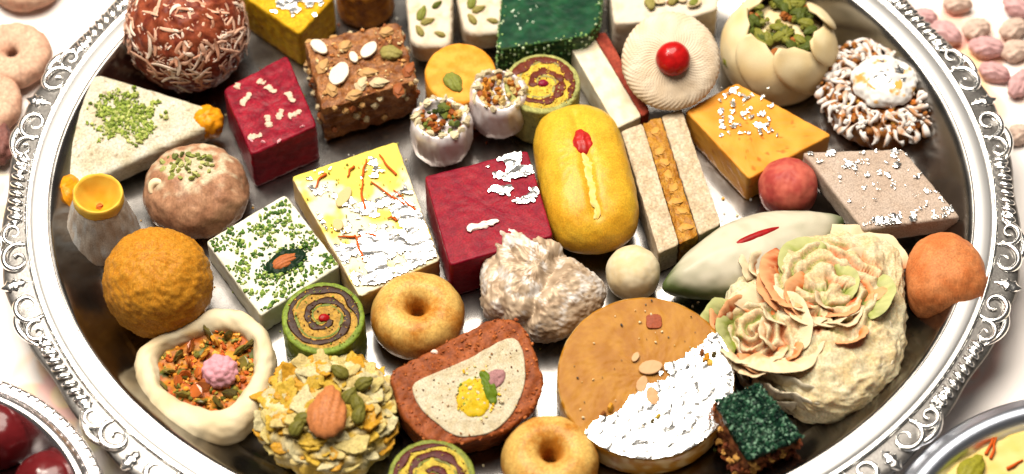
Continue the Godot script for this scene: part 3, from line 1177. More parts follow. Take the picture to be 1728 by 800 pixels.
	o = thing("pinwheel_roll", "round roll with a bright green coat, dark spiral and red heart beside the ring biscuit", "sweet", Vector3(-79.5, 5.1, 46), Vector3(4, 0, 0), "cut spiral rolls")
	build_roll(o, 17.6, 24.0, {"coat": [140, 162, 58], "fill": [206, 158, 62], "line": [72, 42, 26], "heart": [176, 24, 30], "turns": 2.0, "turn": 0.3, "sd": 8})
	o = thing("pinwheel_roll", "cut roll with a yellow and maroon spiral at the bottom edge of the picture", "sweet", Vector3(-32.7, 4, 121.8), Vector3(0, 0, 0), "cut spiral rolls")
	build_roll(o, 18.0, 20.0, {"coat": [150, 160, 70], "fill": [226, 196, 70], "line": [96, 32, 28], "heart": [150, 30, 40], "turns": 2.2, "turn": 4.0, "sd": 12})

	# orange round with one pistachio
	o = thing("orange_peda", "smooth orange round with one green pistachio pressed in its top", "sweet", Vector3(-23.2, 5, -85.3), Vector3(3, 0, 0))
	part(o, "round", slab(ellipse(16.2, 17.0), 24, {"bevel": 1.8, "rough": 0.35, "freq": 0.1, "dome": 0.6, "col": plain.call(tone(252, 178, 70), tone(242, 152, 44), 2)}), M(Color.WHITE, 0.5, "fine", 14, 0.1, "grain"))
	part(o, "pistachio", kernel("pistachio"), pist[0], Vector3(-2.9, 24, 6.2) - Vector3(0, 1.6, 0), Vector3(0, -58, 0), Vector3(0.85, 1, 1.25))

	# nut brittle
	o = thing("nut_brittle", "brown nut brittle square topped with pale almond slices and cashews", "sweet", Vector3(-68.7, 6, -89.1), Vector3(2, 0, 0))
	line = [-25.3, -11.7, 17.6, -23.1, 26, 10.2, -15.7, 26.5]
	var toffee := func(p: Vector3, _n: Vector3) -> Color:
		return tone(206, 142, 90).lerp(tone(150, 88, 48), clampf(0.5 + 0.9 * fb(p, 0.14, 2) + 0.5 * fb(p, 0.5, 6), 0, 1))
	part(o, "block", slab(line, 25, {"r": 2, "bevel": 1.2, "rough": 1.0, "freq": 0.2, "col": toffee, "disp": func(p: Vector3, _n: Vector3) -> float: return 0.7 * cb(p, 0.3, 2)}), M(Color.WHITE, 0.4, "cells", 12, 0.3))
	for q in [[Vector3(-18.4, 25, -7.7), -50, 1.1], [Vector3(4.1, 25, -5.7), 60, 1.15], [Vector3(-8.8, 25, 7.6), 70, 1.5], [Vector3(-2.5, 25, -1.7), 110, 0.7]]:
		part(o, "almond_slice", slice(int(q[1]) % 3), M(tone(252, 236, 214), 0.5, "fine", 8, 0.05, "grain"), q[0] + Vector3(0, 0.6, 0), Vector3(rng.randf_range(-6, 6), q[1], rng.randf_range(-6, 6)), Vector3(q[2], 1.4, q[2] * 0.95))
	part(o, "pistachio", kernel("pistachio"), pist[1], Vector3(14.5, 25, -4.3) - Vector3(0, 1, 0), Vector3(0, -8, 0), Vector3(0.75, 1, 1.2))
	for q in [[Vector3(11.8, 25, -17), 10, 0], [Vector3(4.4, 25, 6), 0, 0], [Vector3(-6.7, 25, -9), 40, 0], [Vector3(17.9, 25, 15.5), 80, 1], [Vector3(-1.5, 25, 18.1), 20, 0], [Vector3(-11.7, 25, 14.8), 90, 0], [Vector3(9.4, 25, 11.5), 0, 2], [Vector3(-16.2, 25, 2.3), 60, 0], [Vector3(22.5, 25, 4.3), 60, 1], [Vector3(1.4, 25, 12.2), 60, 2]]:
		part(o, "nut_piece", crumb(q[1] % 6), nutty[q[2]], q[0] + Vector3(0, 0.3, 0), Vector3(0, q[1], 0), Vector3(8.5, 4.0, 5.5))
	for i in 60:
		var k := rng.randi() % 128
		var e: Vector2 = outline(line, 2.0, 128)[k] * 1.0
		part(o, "nut_crumb", crumb(i % 6), [nutty[0], nutty[2], nutty[1]][rng.randi() % 3], Vector3(e.x, rng.randf_range(4, 24), e.y), spin(), Vector3.ONE * rng.randf_range(2.0, 4.6))
	strew(o, "nut_crumbs", 90, Vector2(-20, -20), Vector2(20, 20), func(p: Vector2) -> float: return 1.0 if Geometry2D.is_point_in_polygon(p, pts(line)) else -1.0, flat_lie.call(25.2), 0.8, 2.6, [tone(226, 172, 108), tone(196, 126, 70), tone(242, 214, 160)], M(Color.WHITE, 0.45))

	# two silver coated cups brimming with chopped nuts
	o = thing("silver_nut_cup", "silver coated cup filled with chopped pistachio and orange bits in front of the orange round", "sweet", Vector3(-31.6, 4, -58.9) * Vector3(1, 0, 1) + Vector3(0, 4, 0), Vector3.ZERO, "silver coated cups of nuts")
	build_nut_cup(o, 5)
	o2 = thing("silver_nut_cup", "silver coated cup of cream and orange nut filling between the spiral roll and maroon square", "sweet", Vector3(-5.9, 4, -72.3) * Vector3(1, 0, 1) + Vector3(0, 7, 0), Vector3(0, 130, 0), "silver coated cups of nuts")
	build_nut_cup(o2, 6)

	# ruffled round with cream
	build_ruffled_round()


func build_petal_pastry() -> void:
	var o := thing("petal_pastry", "cream pastry folded in overlapping petals round a heap of green nuts", "pastry", Vector3(122.4, 20, -107.8) * Vector3(1, 0, 1) + Vector3(0, 4, 0))
	var dough := func(p: Vector3, n: Vector3) -> Color: return tone(252, 232, 186).lerp(tone(242, 212, 152), clampf(0.35 + 0.7 * fb(p, 0.09, 3) + 0.3 * (0.3 - n.y), 0, 1))
	var mat := M(Color.WHITE, 0.5, "fine", 20, 0.06, "grain")
	part(o, "core", blob(ellipse(22.5, 22.5), 27, {"n": 80, "m": 40, "e": 2.4, "rough": 0.2, "base": 0.85, "col": dough}), mat)
	for k in 7:
		var rows := []
		for j in 20:
			var t := j / 19.0
			var row := PackedVector3Array()
			for i in 17:
				var u := i / 16.0 * 2 - 1
				var wide := 0.74 * pow(maxf(1 - pow(t, 4.0) * 0.9, 0.0), 0.5)
				var a := TAU * k / 7.0 + u * wide + t * 1.5
				var y := 1.0 + 31.0 * t + 1.5 * t * u
				var r := 25.0 * pow(maxf(1.0 - pow(absf(t * 1.16 - 0.44), 2.1) * 1.22, 0.05), 0.5) + 1.25 * u + 0.5
				row.append(Vector3(cos(a) * r, y, sin(a) * r))
			rows.append(row)
		part(o, "petal", sheet(rows, 1.7, func(p: Vector3, _n: Vector3) -> float: return 0.25 * fb(p, 0.13, k), dough), mat)
	var greens := [M(tone(150, 150, 62), 0.45, "grain", 8, 0.1), M(tone(96, 108, 44), 0.45, "grain", 8, 0.1), M(tone(210, 190, 130), 0.45, "grain", 8, 0.1), M(tone(200, 120, 60), 0.45, "grain", 8, 0.1)]
	for i in 80:
		var a := rng.randf() * TAU
		var r := 16.0 * sqrt(rng.randf())
		var at := Vector3(cos(a) * r, 27.4 + 2.6 * (1 - r / 16.0), sin(a) * r)
		if i % 3 == 0:
			part(o, "pistachio", kernel("pistachio"), greens[i % 2], at, Vector3(rng.randf_range(-25, 25), rng.randf() * 360, rng.randf_range(-25, 25)), Vector3(0.55, 0.7, 0.75))
		else:
			part(o, "nut_piece", crumb(i % 6), greens[rng.randi() % 4], at, spin(), Vector3.ONE * rng.randf_range(2.4, 5.0))
	var p := thing("pistachio_nut", "green pistachio wedged at the side of the folded petal pastry", "nut", Vector3(102.6, 20, -101.5) * Vector3(1, 0, 1) + Vector3(0, 17, 0))
	part(p, "kernel", kernel("pistachio"), greens[0], Vector3.ZERO, Vector3(0, 50, 30), Vector3(0.9, 1.2, 1.6))


# a rolled sweet: each layer a band wound from the heart outwards, from foot to cut face
func build_roll(o: Node3D, radius: float, h: float, q: Dictionary) -> void:
	var coat := tone(q.coat[0], q.coat[1], q.coat[2])
	var fill := tone(q.fill[0], q.fill[1], q.fill[2])
	var line := tone(q.line[0], q.line[1], q.line[2])
	var sd: float = q.sd
	var vary := func(c: Color) -> Callable:
		return func(p: Vector3, _n: Vector3) -> Color: return c * (1.0 + 0.3 * fb(p, 0.3, sd) + 0.22 * fb(p, 0.9, sd))
	var body := func(p: Vector3, n: Vector3) -> Color:
		var c := fill if Vector2(p.x, p.z).length() < radius * 0.84 and n.y > 0.5 else coat
		return c * (1.0 + 0.3 * fb(p, 0.3, sd) + 0.2 * fb(p, 0.9, sd))
	var mat := M(Color.WHITE, 0.5, "grain", 12, 0.14)
	part(o, "roll_body", slab(ellipse(radius, radius), h, {"bevel": 1.0, "rough": 0.35, "col": body, "n": 150, "step": 0.7}), mat)
	var turns: float = q.turns
	var n := 130
	for layer in [["spiral_filling", 0.50, 0.24, line, 0.3], ["spiral_band", 0.2, 0.1, coat.lerp(line, 0.25), 0.15]]:
		var rows := []
		for i in n:
			var t := float(i) / (n - 1)
			var a: float = q.turn + t * TAU * turns
			var pitch := radius * 0.83 / turns
			var r: float = pitch * (t * turns + layer[1] - 0.12) + 0.3
			var w: float = pitch * layer[2] * (0.55 + 1.1 * absf(fb(Vector3(t * 9, sd, 0), 1.0))) * minf(1.0, (1 - t) * 14 + 0.15)
			var dir := Vector3(cos(a), 0, sin(a))
			r = minf(r + 0.5 * fb(dir * 6.0, 0.16, sd + 2) + 0.25 * fb(Vector3(t * 40, 0, sd), 0.9), radius * 0.88 - w)
			var top: float = h + layer[4] + 0.2 * fb(dir * r, 0.3, sd)
			rows.append(PackedVector3Array([dir * maxf(r - w, 0.1) + Vector3(0, h - 3, 0), dir * maxf(r - w, 0.1) + Vector3(0, top - 0.25, 0), dir * maxf(r - w * 0.6, 0.15) + Vector3(0, top, 0), dir * (r + w * 0.6) + Vector3(0, top, 0), dir * (r + w) + Vector3(0, top - 0.25, 0), dir * (r + w) + Vector3(0, h - 3, 0)]))
		var first := PackedVector3Array()
		var last := PackedVector3Array()
		for i in 6:
			first.append(rows[0][0].lerp(rows[0][4], 0.5))
			last.append(rows[n - 1][0].lerp(rows[n - 1][4], 0.5))
		rows.push_front(first)
		rows.append(last)
		part(o, layer[0], skin(rows, no_fn, vary.call(layer[3])), M(Color.WHITE, 0.35, "grain", 10, 0.1))
	strew(o, "filling_crumbs", 170, Vector2(-radius, -radius), Vector2(radius, radius), func(p: Vector2) -> float: return radius * 0.9 - p.length(), func(_p: Vector2) -> float: return h + 0.2, 0.4, 1.1, [fill, line, coat, fill * 0.7], M(Color.WHITE, 0.5))
	part(o, "heart", blob(ellipse(2.4, 1.9), 2.6, {"n": 28, "m": 14, "rough": 0.3}), M(tone(q.heart[0], q.heart[1], q.heart[2]), 0.3, "mottle", 10), Vector3(0.4, h - 1.0, 0.3))


func build_nut_cup(o: Node3D, sd: int) -> void:
	var wall := func(p: Vector3, _n: Vector3) -> float: return 0.5 * fb(p, 0.16, sd) + 0.3 * fb(p, 0.5, sd) + 0.9 * fb(p, 0.1, sd + 8) * smoothstep(10, 24, p.y)
	var col := func(p: Vector3, _n: Vector3) -> Color: return tone(246, 238, 238).lerp(tone(222, 200, 194), clampf(0.2 + 1.1 * fb(p, 0.2, sd + 2), 0, 1))
	var body := M(Color.WHITE, 0.36, "", 12, 0.35, "mottle", {"metallic": 0.35})
	part(o, "cup", lathe([0, 0, 5, 0, 9.0, 0.8, 11.2, 2.6, 12.6, 5, 13.6, 8, 14.1, 11, 14.2, 14, 14.0, 17, 13.6, 20, 13.0, 22, 12.2, 23.6, 11.2, 24.4, 10.2, 24.2, 9.6, 23.0, 9.2, 20.6, 6, 20, 0, 20], 90, wall, col), body)
	var crust := M(tone(250, 232, 190), 0.5, "grain", 8, 0.15)
	var kinds := [M(tone(206, 128, 46), 0.4, "grain", 8, 0.1), M(tone(118, 128, 56), 0.4, "grain", 8, 0.1), M(tone(80, 92, 44), 0.4, "grain", 8, 0.1), M(tone(240, 206, 130), 0.45, "grain", 8, 0.1), M(tone(170, 92, 44), 0.4, "grain", 8, 0.1)]
	var pick: Array = [0, 1, 1, 2, 3, 4] if sd == 5 else [0, 0, 3, 3, 4, 3]
	for i in 48:
		var a := rng.randf() * TAU
		var r := 9.6 * sqrt(rng.randf())
		part(o, "nut_piece", crumb(i % 6), kinds[pick[rng.randi() % 6]], Vector3(cos(a) * r, 21.4 + rng.randf_range(0, 2.2), sin(a) * r), spin(), Vector3.ONE * rng.randf_range(2.2, 4.4))
	for i in 26:
		var a := TAU * (i + rng.randf() * 1.6) / 26
		part(o, "rim_crumb", crumb(i % 6), crust, Vector3(cos(a), 0, sin(a)) * rng.randf_range(9.6, 12.0) + Vector3(0, 23.9, 0), spin(), Vector3(1.4, 0.7, 1) * rng.randf_range(1.6, 4.4))


func build_ruffled_round() -> void:
	var o := thing("ruffled_round", "round golden honeycomb sweet ruffled with white icing, cream and silver leaf in its middle", "sweet", Vector3(168.3, 14, -83.6) * Vector3(1, 0, 1) + Vector3(0, 4, 0))
	var crust := func(p: Vector3, _n: Vector3) -> Color: return tone(216, 142, 72).lerp(tone(160, 88, 42), clampf(0.5 + 0.9 * fb(p, 0.16, 4) + 0.4 * fb(p, 0.6, 1), 0, 1))
	var fried := M(Color.WHITE, 0.35, "cells", 8, 0.4)
	part(o, "base", slab(ellipse(27, 27), 15, {"bevel": 3, "rough": 0.8, "freq": 0.2, "col": crust, "step": 1.4, "disp": func(p: Vector3, _n: Vector3) -> float: return 0.9 * cb(p, 0.28)}), fried)
	var icing := M(Color.WHITE, 0.4, "fine", 12, 0.1, "grain")
	var icing_plain := M(tone(254, 248, 242), 0.45, "fine", 12, 0.1, "grain")
	var ice := func(p: Vector3, n: Vector3) -> Color: return tone(255, 250, 246).lerp(tone(206, 144, 88), clampf(0.25 + 1.3 * fb(p, 0.3, 5) - 0.5 * n.y + 0.25, 0, 1))
	for ring in [[26.0, 38, 12.0, 3.8, 2.2], [19.6, 34, 15.6, 3.0, 2.0]]:
		for k in int(ring[1]):
			var a: float = TAU * (k + rng.randf_range(-0.25, 0.25)) / ring[1]
			if ring[0] < 20 and fposmod(a, TAU) > 5.6:
				continue
			var p := PackedVector3Array()
			for i in 9:
				var t := i / 8.0
				var b := PI * (t * 1.15 - 0.1)
				p.append(Vector3(cos(b) * -ring[3] * 1.15, sin(b) * ring[3] * 0.8, sin(t * 6 + k * 1.7) * 1.6))
			var rib := bar(p, func(t): return ring[4] * 0.85 * (0.7 + 0.3 * sin(t * 9 + k)), 8, 0.75, ice, func(q: Vector3, _n: Vector3) -> float: return 0.9 * fb(q, 0.4, k))
			var s := part(o, "ruffle", rib, icing, Vector3(cos(a) * ring[0], ring[2], sin(a) * ring[0]))
			s.rotation = Vector3(0, -a + PI + rng.randf_range(0.1, 0.5), 0)
	for i in 210:
		var a := rng.randf() * TAU
		var r := rng.randf_range(16.5, 29.5)
		part(o, "icing_crumb", crumb(i % 6), icing_plain if i % 2 else M(tone(206, 132, 66), 0.4, "grain", 8, 0.1), Vector3(cos(a) * r, 17.0 - 0.03 * pow(r - 20, 2.0), sin(a) * r), spin(), Vector3.ONE * rng.randf_range(1.4, 3.4))
	var cream := func(p: Vector3, _n: Vector3) -> Color: return tone(252, 248, 244).lerp(tone(226, 172, 92), smoothstep(0.25, 0.5, fb(p, 0.09, 21) + 0.3 * fb(p, 0.4, 2)))
	part(o, "cream", blob([-15, -6, -6, -15, 8, -14, 15, -4, 13, 8, 4, 14, -8, 13, -15, 5], 11, {"r": 6, "n": 110, "m": 46, "rough": 1.1, "freq": 0.11, "seed": 4, "col": cream}), M(Color.WHITE, 0.3, "fine", 20, 0.1, "grain"), Vector3(0, 13.0, 0))
	var dome := func(p: Vector2) -> float: return 12.4 + 11.0 * pow(maxf(1 - p.length_squared() / 230.0, 0.0), 0.5)
	part(o, "silver_leaf", foil(Vector2(-14, -14), Vector2(14, 14), 0.7, func(p: Vector2) -> float: return 10.0 + 9.0 * fb(Vector3(p.x, 0, p.y), 0.12, 31) + 4.0 * fb(Vector3(p.x, 0, p.y), 0.5, 3) - (p - Vector2(1, -4)).length(), dome, 9.0), silver_leaf())
	for i in 26:
		var a := rng.randf() * TAU
		var r := rng.randf_range(13, 22)
		part(o, "nut_piece", crumb(i % 6), [M(tone(190, 110, 44), 0.4), M(tone(230, 180, 90), 0.4), M(tone(120, 70, 40), 0.4)][i % 3], Vector3(cos(a) * r, 15.5, sin(a) * r), spin(), Vector3.ONE * rng.randf_range(1.8, 4.0))
	for q in [[-3, -2, 20], [5, 5, 80], [-6, 6, 140]]:
		part(o, "almond_slice", slice(q[2] % 3), M(tone(222, 168, 80), 0.45), Vector3(q[0], 22.6, q[1]), Vector3(14, q[2], 8), Vector3.ONE * 0.62)



# ---------------------------------------------------------------- the sweets across the middle

func build_sweets_middle() -> void:
	var leaf := silver_leaf()
	var soft := M(Color.WHITE, 0.62, "grain", 22, 0.22)
	var white := M(Color.WHITE, 0.6, "fine", 16, 0.12, "grain")
	var two := func(a: Color, b: Color, sd: float, f := 0.15) -> Callable:
		return func(p: Vector3, _n: Vector3) -> Color: return a.lerp(b, clampf(0.5 + 0.8 * fb(p, f, sd) + 0.45 * fb(p, f * 3.4, sd), 0, 1))
	var flat_lie := func(y: float) -> Callable: return func(_p: Vector2) -> float: return y

	# triangular white parcel
	var o := thing("white_triangle", "white triangular parcel with orange filling at its tips and green crumbs on top", "sweet", Vector3(-169.7, 9.2, -57.4), Vector3(9, 0, -2))
	var line: Array = [-18.9, -30.5, 35.6, -12.7, 36.6, -3.7, -25.6, 30.6, -32.9, 22.5, -31.9, 8.9]
	var pale := func(p: Vector3, _n: Vector3) -> Color:
		var spot := smoothstep(0.62, 0.8, fb(p, 0.32, 5))
		return tone(244, 238, 218).lerp(tone(228, 216, 184), clampf(0.5 + 0.8 * fb(p, 0.1, 3), 0, 1)).lerp(tone(176, 150, 112), spot * 0.8)
	part(o, "parcel", slab(line, 14, {"r": 5, "bevel": 3.0, "rough": 0.4, "freq": 0.1, "dome": 0.8, "col": pale}), M(Color.WHITE, 0.6, "grain", 18, 0.15))
	var jam := M(tone(248, 162, 32), 0.3, "mottle", 14, 0.1, "grain")
	part(o, "orange_tip", blob(ellipse(7.6, 7.4), 13.5, {"n": 50, "m": 24, "rough": 0.7}), jam, Vector3(34.8, 14, -8.2) - Vector3(2.0, 11.5, 0))
	part(o, "orange_tip", blob(ellipse(7.4, 9.6, 24, 10), 14.5, {"n": 50, "m": 24, "rough": 0.7}), jam, Vector3(-26.7, 14, 28.9) - Vector3(0.5, 9.5, -2))
	var powder := Vector2(-2.6, -7.1)
	strew(o, "pistachio_crumbs", 900, powder - Vector2(18, 18), powder + Vector2(18, 18), func(p: Vector2) -> float: return 10.5 + 6.0 * fb(Vector3(p.x, 0, p.y), 0.15, 3) - ((p - powder) * Vector2(0.85, 1)).length() + rng.randf_range(-5, 3), flat_lie.call(14.8), 0.9, 2.4, [tone(164, 180, 84), tone(138, 158, 66), tone(112, 132, 54), tone(188, 194, 116)], M(Color.WHITE, 0.6))

	# the two crimson squares
	o = thing("crimson_barfi", "crimson square studded with pale nut slivers beside the coconut covered ball", "sweet", Vector3(-108.6, 4, -64.5), Vector3(0, 0, 0), "crimson squares")
	line = [-20.7, -10, 7, -29.8, 22.3, 10.6, -5.9, 27]
	var red := two.call(tone(176, 38, 58), tone(140, 20, 42), 3.0)
	part(o, "block", slab(line, 25, {"r": 2, "bevel": 1.1, "rough": 0.4, "col": red}), M(Color.WHITE, 0.38, "grain", 16, 0.3))
	var sl := M(tone(246, 204, 180), 0.5, "fine", 8)
	for q in [[Vector3(-9.7, 25, -4), 60, 1.0], [Vector3(0.6, 25, -9.4), -40, 0.8], [Vector3(9.5, 25, -5), -60, 0.9], [Vector3(0.7, 25, 8.3), 95, 0.8], [Vector3(6, 25, 4.7), 70, 0.7], [Vector3(12.3, 25, 4.3), 25, 0.8], [Vector3(-3.9, 25, -13.4), -30, 0.5], [Vector3(-4.8, 25, 17.2), 10, 0.8], [Vector3(-13.9, 25, -11.4), 80, 0.4]]:
		part(o, "nut_sliver", sliver(int(absf(q[1])) % 4), sl, q[0] - Vector3(0, 0.5, 0), Vector3(0, q[1], 0), Vector3(q[2] * 1.1, 1, 1.7))
	for q in [[Vector3(-6.3, 25, 18.5), 12], [Vector3(-1, 25, 19.8), 40], [Vector3(5.7, 25, 19.2), 80], [Vector3(15.8, 25, 11.3), 10]]:
		part(o, "sugar_flake", crumb(int(q[1]) % 6), M(tone(240, 170, 176), 0.3), q[0], spin(), Vector3(3.0, 1.0, 2.0))

	o = thing("crimson_barfi", "crimson square with a torn patch of silver leaf in the middle of the tray", "sweet", Vector3(-10, 4, -10), Vector3(0, 0, 0), "crimson squares")
	line = [-28.3, -16.2, 16.8, -30.5, 27.8, 15.7, -16.5, 31.1]
	part(o, "block", slab(line, 25, {"r": 1.5, "bevel": 0.9, "rough": 0.22, "col": two.call(tone(172, 34, 54), tone(150, 22, 46), 9.0)}), M(Color.WHITE, 0.36, "grain", 14, 0.2))
	var lc := Vector2(12.1, -17.8)
	var inside := pts(line)
	part(o, "silver_leaf", foil(lc - Vector2(17, 18), lc + Vector2(15, 17), 0.6, func(p: Vector2) -> float: return (8.6 + 11.0 * fb(Vector3(p.x, 0, p.y), 0.11, 13) + 4.0 * fb(Vector3(p.x, 0, p.y), 0.4, 3) - ((p - lc) * Vector2(1.0, 0.72)).length()) if Geometry2D.is_point_in_polygon(p * 1.02, inside) else -1.0, flat_lie.call(25.0), 5.0), leaf)
	part(o, "nut_sliver", sliver(1), M(tone(250, 226, 214), 0.4), Vector3(-2.5, 25, 10.4) + Vector3(0, 0.1, 0), Vector3(0, 14, 0), Vector3(1.9, 0.8, 1.9))

	# brown oval with chopped nuts
	o = thing("brown_peda", "soft brown oval sweet with a pale smear of chopped pistachio on top", "sweet", Vector3(-139.2, 17, -27.6) * Vector3(1, 0, 1) + Vector3(0, 4, 0))
	var milk := func(p: Vector3, _n: Vector3) -> Color:
		var patch := smoothstep(0.0, 0.5, 1.0 - Vector2((p.x + 1.0) / 18.0, (p.z + 4.0) / 14.0).length() + 0.7 * fb(p, 0.16, 4))
		return tone(214, 162, 126).lerp(tone(182, 130, 98), clampf(0.5 + 0.8 * fb(p, 0.12, 6), 0, 1)).lerp(tone(240, 222, 186), patch * 0.9)
	part(o, "body", blob(ellipse(23.4, 22.4), 27, {"n": 110, "m": 50, "e": 2.35, "rough": 0.7, "freq": 0.1, "col": milk}), M(Color.WHITE, 0.42, "grain", 18, 0.2))
	var oval := func(p: Vector2) -> float: return 11.6 + 15.6 * pow(maxf(1 - pow(p.length() / 23.6, 2.35), 0.0), 1 / 2.35)
	for i in 48:
		var a := rng.randf() * TAU
		var p := Vector2(-3, -4) + Vector2(cos(a) * 12, sin(a) * 9) * sqrt(rng.randf())
		part(o, "pistachio_piece", crumb(i % 6), [M(tone(150, 156, 82), 0.5), M(tone(176, 178, 110), 0.5), M(tone(110, 116, 60), 0.5)][i % 3], Vector3(p.x, oval.call(p), p.y), spin(), Vector3(1, 0.6, 1) * rng.randf_range(1.6, 4.0))
	part(o, "cashew_piece", half_nut(1), M(tone(236, 214, 176), 0.45), Vector3(-17, 22.0, 4), Vector3(20, 40, 30), Vector3(0.7, 1.1, 0.9))

	# silver dusted bell with a yellow mouth
	o = thing("bell_sweet", "silver dusted bell shaped sweet with an open yellow mouth beside the tray wall", "sweet", Vector3(-180.5, 4, -9.9) * Vector3(1, 0, 1) + Vector3(0, 4, 0), Vector3(0, 0, -4))
	var dust := func(p: Vector3, n: Vector3) -> Color: return tone(232, 220, 206).lerp(tone(196, 170, 146), clampf(0.45 + 0.8 * fb(p, 0.16, 7) + 0.4 * fb(p, 0.8, 2) - 0.03 * (p.y - 15), 0, 1)).lerp(tone(240, 240, 238), smoothstep(0.2, 0.6, fb(p, 0.2, 17) + 0.4 * fb(p, 0.7, 3)))
	part(o, "bell", lathe([0, 0, 10, 0, 15.5, 0.6, 17.0, 2.0, 16.9, 4.5, 16.2, 8, 15.2, 12, 14.2, 16, 13.2, 20, 12.2, 24, 11.4, 27, 10.9, 29.5, 10.2, 29.6, 9.0, 27.0, 6, 23, 0, 22], 96, func(p: Vector3, _n: Vector3) -> float: return 0.5 * fb(p, 0.13, 3) + 0.35 * fb(p, 0.45, 4), dust), M(Color.WHITE, 0.6, "grain", 10, 0.5))
	var yolk := func(p: Vector3, _n: Vector3) -> Color: return tone(255, 208, 82).lerp(tone(240, 160, 36), clampf(1.15 - Vector2(p.x, p.z).length() / 9.5 + 0.3 * fb(p, 0.2, 2), 0, 1))
	part(o, "yellow_mouth", lathe([9.4, 26, 10.6, 28.5, 11.0, 31, 11.0, 33.6, 10.6, 34.9, 10.0, 35.1, 9.2, 34.2, 8.0, 31.4, 5.6, 28.0, 3.0, 25.6, 0, 25], 80, func(p: Vector3, _n: Vector3) -> float: return 0.3 * fb(p, 0.2, 5), yolk), M(Color.WHITE, 0.4, "fine", 14, 0.1, "grain"))
	part(o, "heart", crumb(2), M(tone(176, 92, 20), 0.4), Vector3(0.2, 25.6, 0.2), Vector3(0, 30, 0), Vector3(3.6, 2.4, 3.0))

	# the plain balls
	var boondi := func(p: Vector3, _n: Vector3) -> Color: return tone(252, 178, 62).lerp(tone(232, 146, 34), clampf(0.7 + 0.6 * cb(p, 0.33) + 0.35 * fb(p, 0.6, 2) + 0.2 * fb(p, 0.2, 3), 0, 1))
	o = thing("golden_laddu", "large grainy golden orange ball near the tray wall", "sweet", Vector3(-150.9, 26, 27.6) * Vector3(1, 0, 1) + Vector3(0, 4, 0))
	part(o, "ball", blob(ellipse(22.9, 22.6), 44, {"n": 150, "m": 76, "rough": 0.5, "freq": 0.12, "base": 0.94, "col": boondi, "disp": func(p: Vector3, _n: Vector3) -> float: return -0.9 * cb(p, 0.33) + 0.25 * fb(p, 0.9, 4)}), M(Color.WHITE, 0.5, "cells", 9, 0.3))
	o = thing("rosy_ball", "small rosy red ball between the orange diamond and the grey diamond", "sweet", Vector3(121.7, 17, -28.9) * Vector3(1, 0, 1) + Vector3(0, 4, 0))
	part(o, "ball", blob(ellipse(13.2, 13.2), 25.6, {"n": 80, "m": 40, "rough": 0.35, "freq": 0.12, "base": 0.95, "col": two.call(tone(216, 112, 94), tone(184, 76, 70), 5.0, 0.1)}), M(Color.WHITE, 0.4, "fine", 14, 0.12, "grain"))
	o = thing("ivory_ball", "small plain ivory ball in front of the yellow oblong sweet", "sweet", Vector3(52.2, 16, 15.9) * Vector3(1, 0, 1) + Vector3(0, 4, 0))
	part(o, "ball", blob(ellipse(11.9, 11.9), 23.2, {"n": 80, "m": 40, "rough": 0.25, "freq": 0.12, "base": 0.95, "col": two.call(tone(244, 228, 192), tone(232, 208, 162), 5.0, 0.1)}), M(Color.WHITE, 0.5, "fine", 14, 0.1, "grain"))
	o = thing("apricot_sweet", "plump apricot coloured rounded sweet against the tray wall", "sweet", Vector3(185.6, 20, 21.1) * Vector3(1, 0, 1) + Vector3(0, 4, 0))
	part(o, "body", blob([-15, -13, -3, -20, 9, -18, 17, -6, 18, 8, 12, 17, -4, 21, -15, 16, -17.5, 2], 33, {"r": 9, "n": 110, "m": 54, "e": 2.3, "rough": 0.5, "freq": 0.08, "base": 0.9, "col": two.call(tone(246, 158, 98), tone(236, 138, 78), 5.0, 0.09)}), M(Color.WHITE, 0.55, "grain", 14, 0.12))

	# square of white with green pistachio crumbs and an almond
	o = thing("pistachio_barfi", "white square strewn with green pistachio crumbs, an almond sunk in its middle", "sweet", Vector3(-103.6, 4, 7.4), Vector3(0, 0, 0))
	line = [-29.4, -6.6, 3.8, -32, 29.5, 6.2, -3.4, 32.2]
	var hole := Vector2(5.8, 4)
	var dent := func(p: Vector3, n: Vector3) -> float: return -1.2 * exp(-pow(((Vector2(p.x, p.z) - hole).rotated(0.55) / Vector2(11.5, 6.4)).length(), 4.0)) * clampf(n.y, 0, 1)
	part(o, "block", slab(line, 14, {"r": 1.5, "bevel": 1, "rough": 0.3, "step": 0.8, "disp": dent, "col": two.call(tone(252, 250, 236), tone(240, 236, 208), 2.0)}), white)
	part(o, "hollow_shade_dab", blob(ellipse(9.6, 5.4, 30, -32), 2.4, {"n": 60, "m": 24, "rough": 0.7, "freq": 0.3}), M(tone(34, 60, 38), 0.4, "cells", 6, 0.3), Vector3(hole.x, 12.9, hole.y))  # raised dark green dab; its colour also carries the shade of the hole
	part(o, "almond", kernel("almond"), M(tone(210, 122, 70), 0.4, "grain", 10, 0.12), Vector3(hole.x, 12.0, hole.y), Vector3(0, 32, 0), Vector3(0.95, 0.8, 0.72))
	inside = pts(line)
	strew(o, "pistachio_crumbs", 900, Vector2(-32, -32), Vector2(32, 32), func(p: Vector2) -> float: return 0.12 + 1.1 * fb(Vector3(p.x, 0, p.y), 0.11, 41) + 0.5 * fb(Vector3(p.x, 0, p.y), 0.35, 42) if Geometry2D.is_point_in_polygon(p * 1.04, inside) and ((p - hole).rotated(0.55) / Vector2(9.5, 5.2)).length() > 1.0 else -1.0, flat_lie.call(14.1), 0.8, 2.2, [tone(132, 158, 72), tone(92, 128, 54), tone(168, 186, 100), tone(70, 104, 46)], M(Color.WHITE, 0.55))
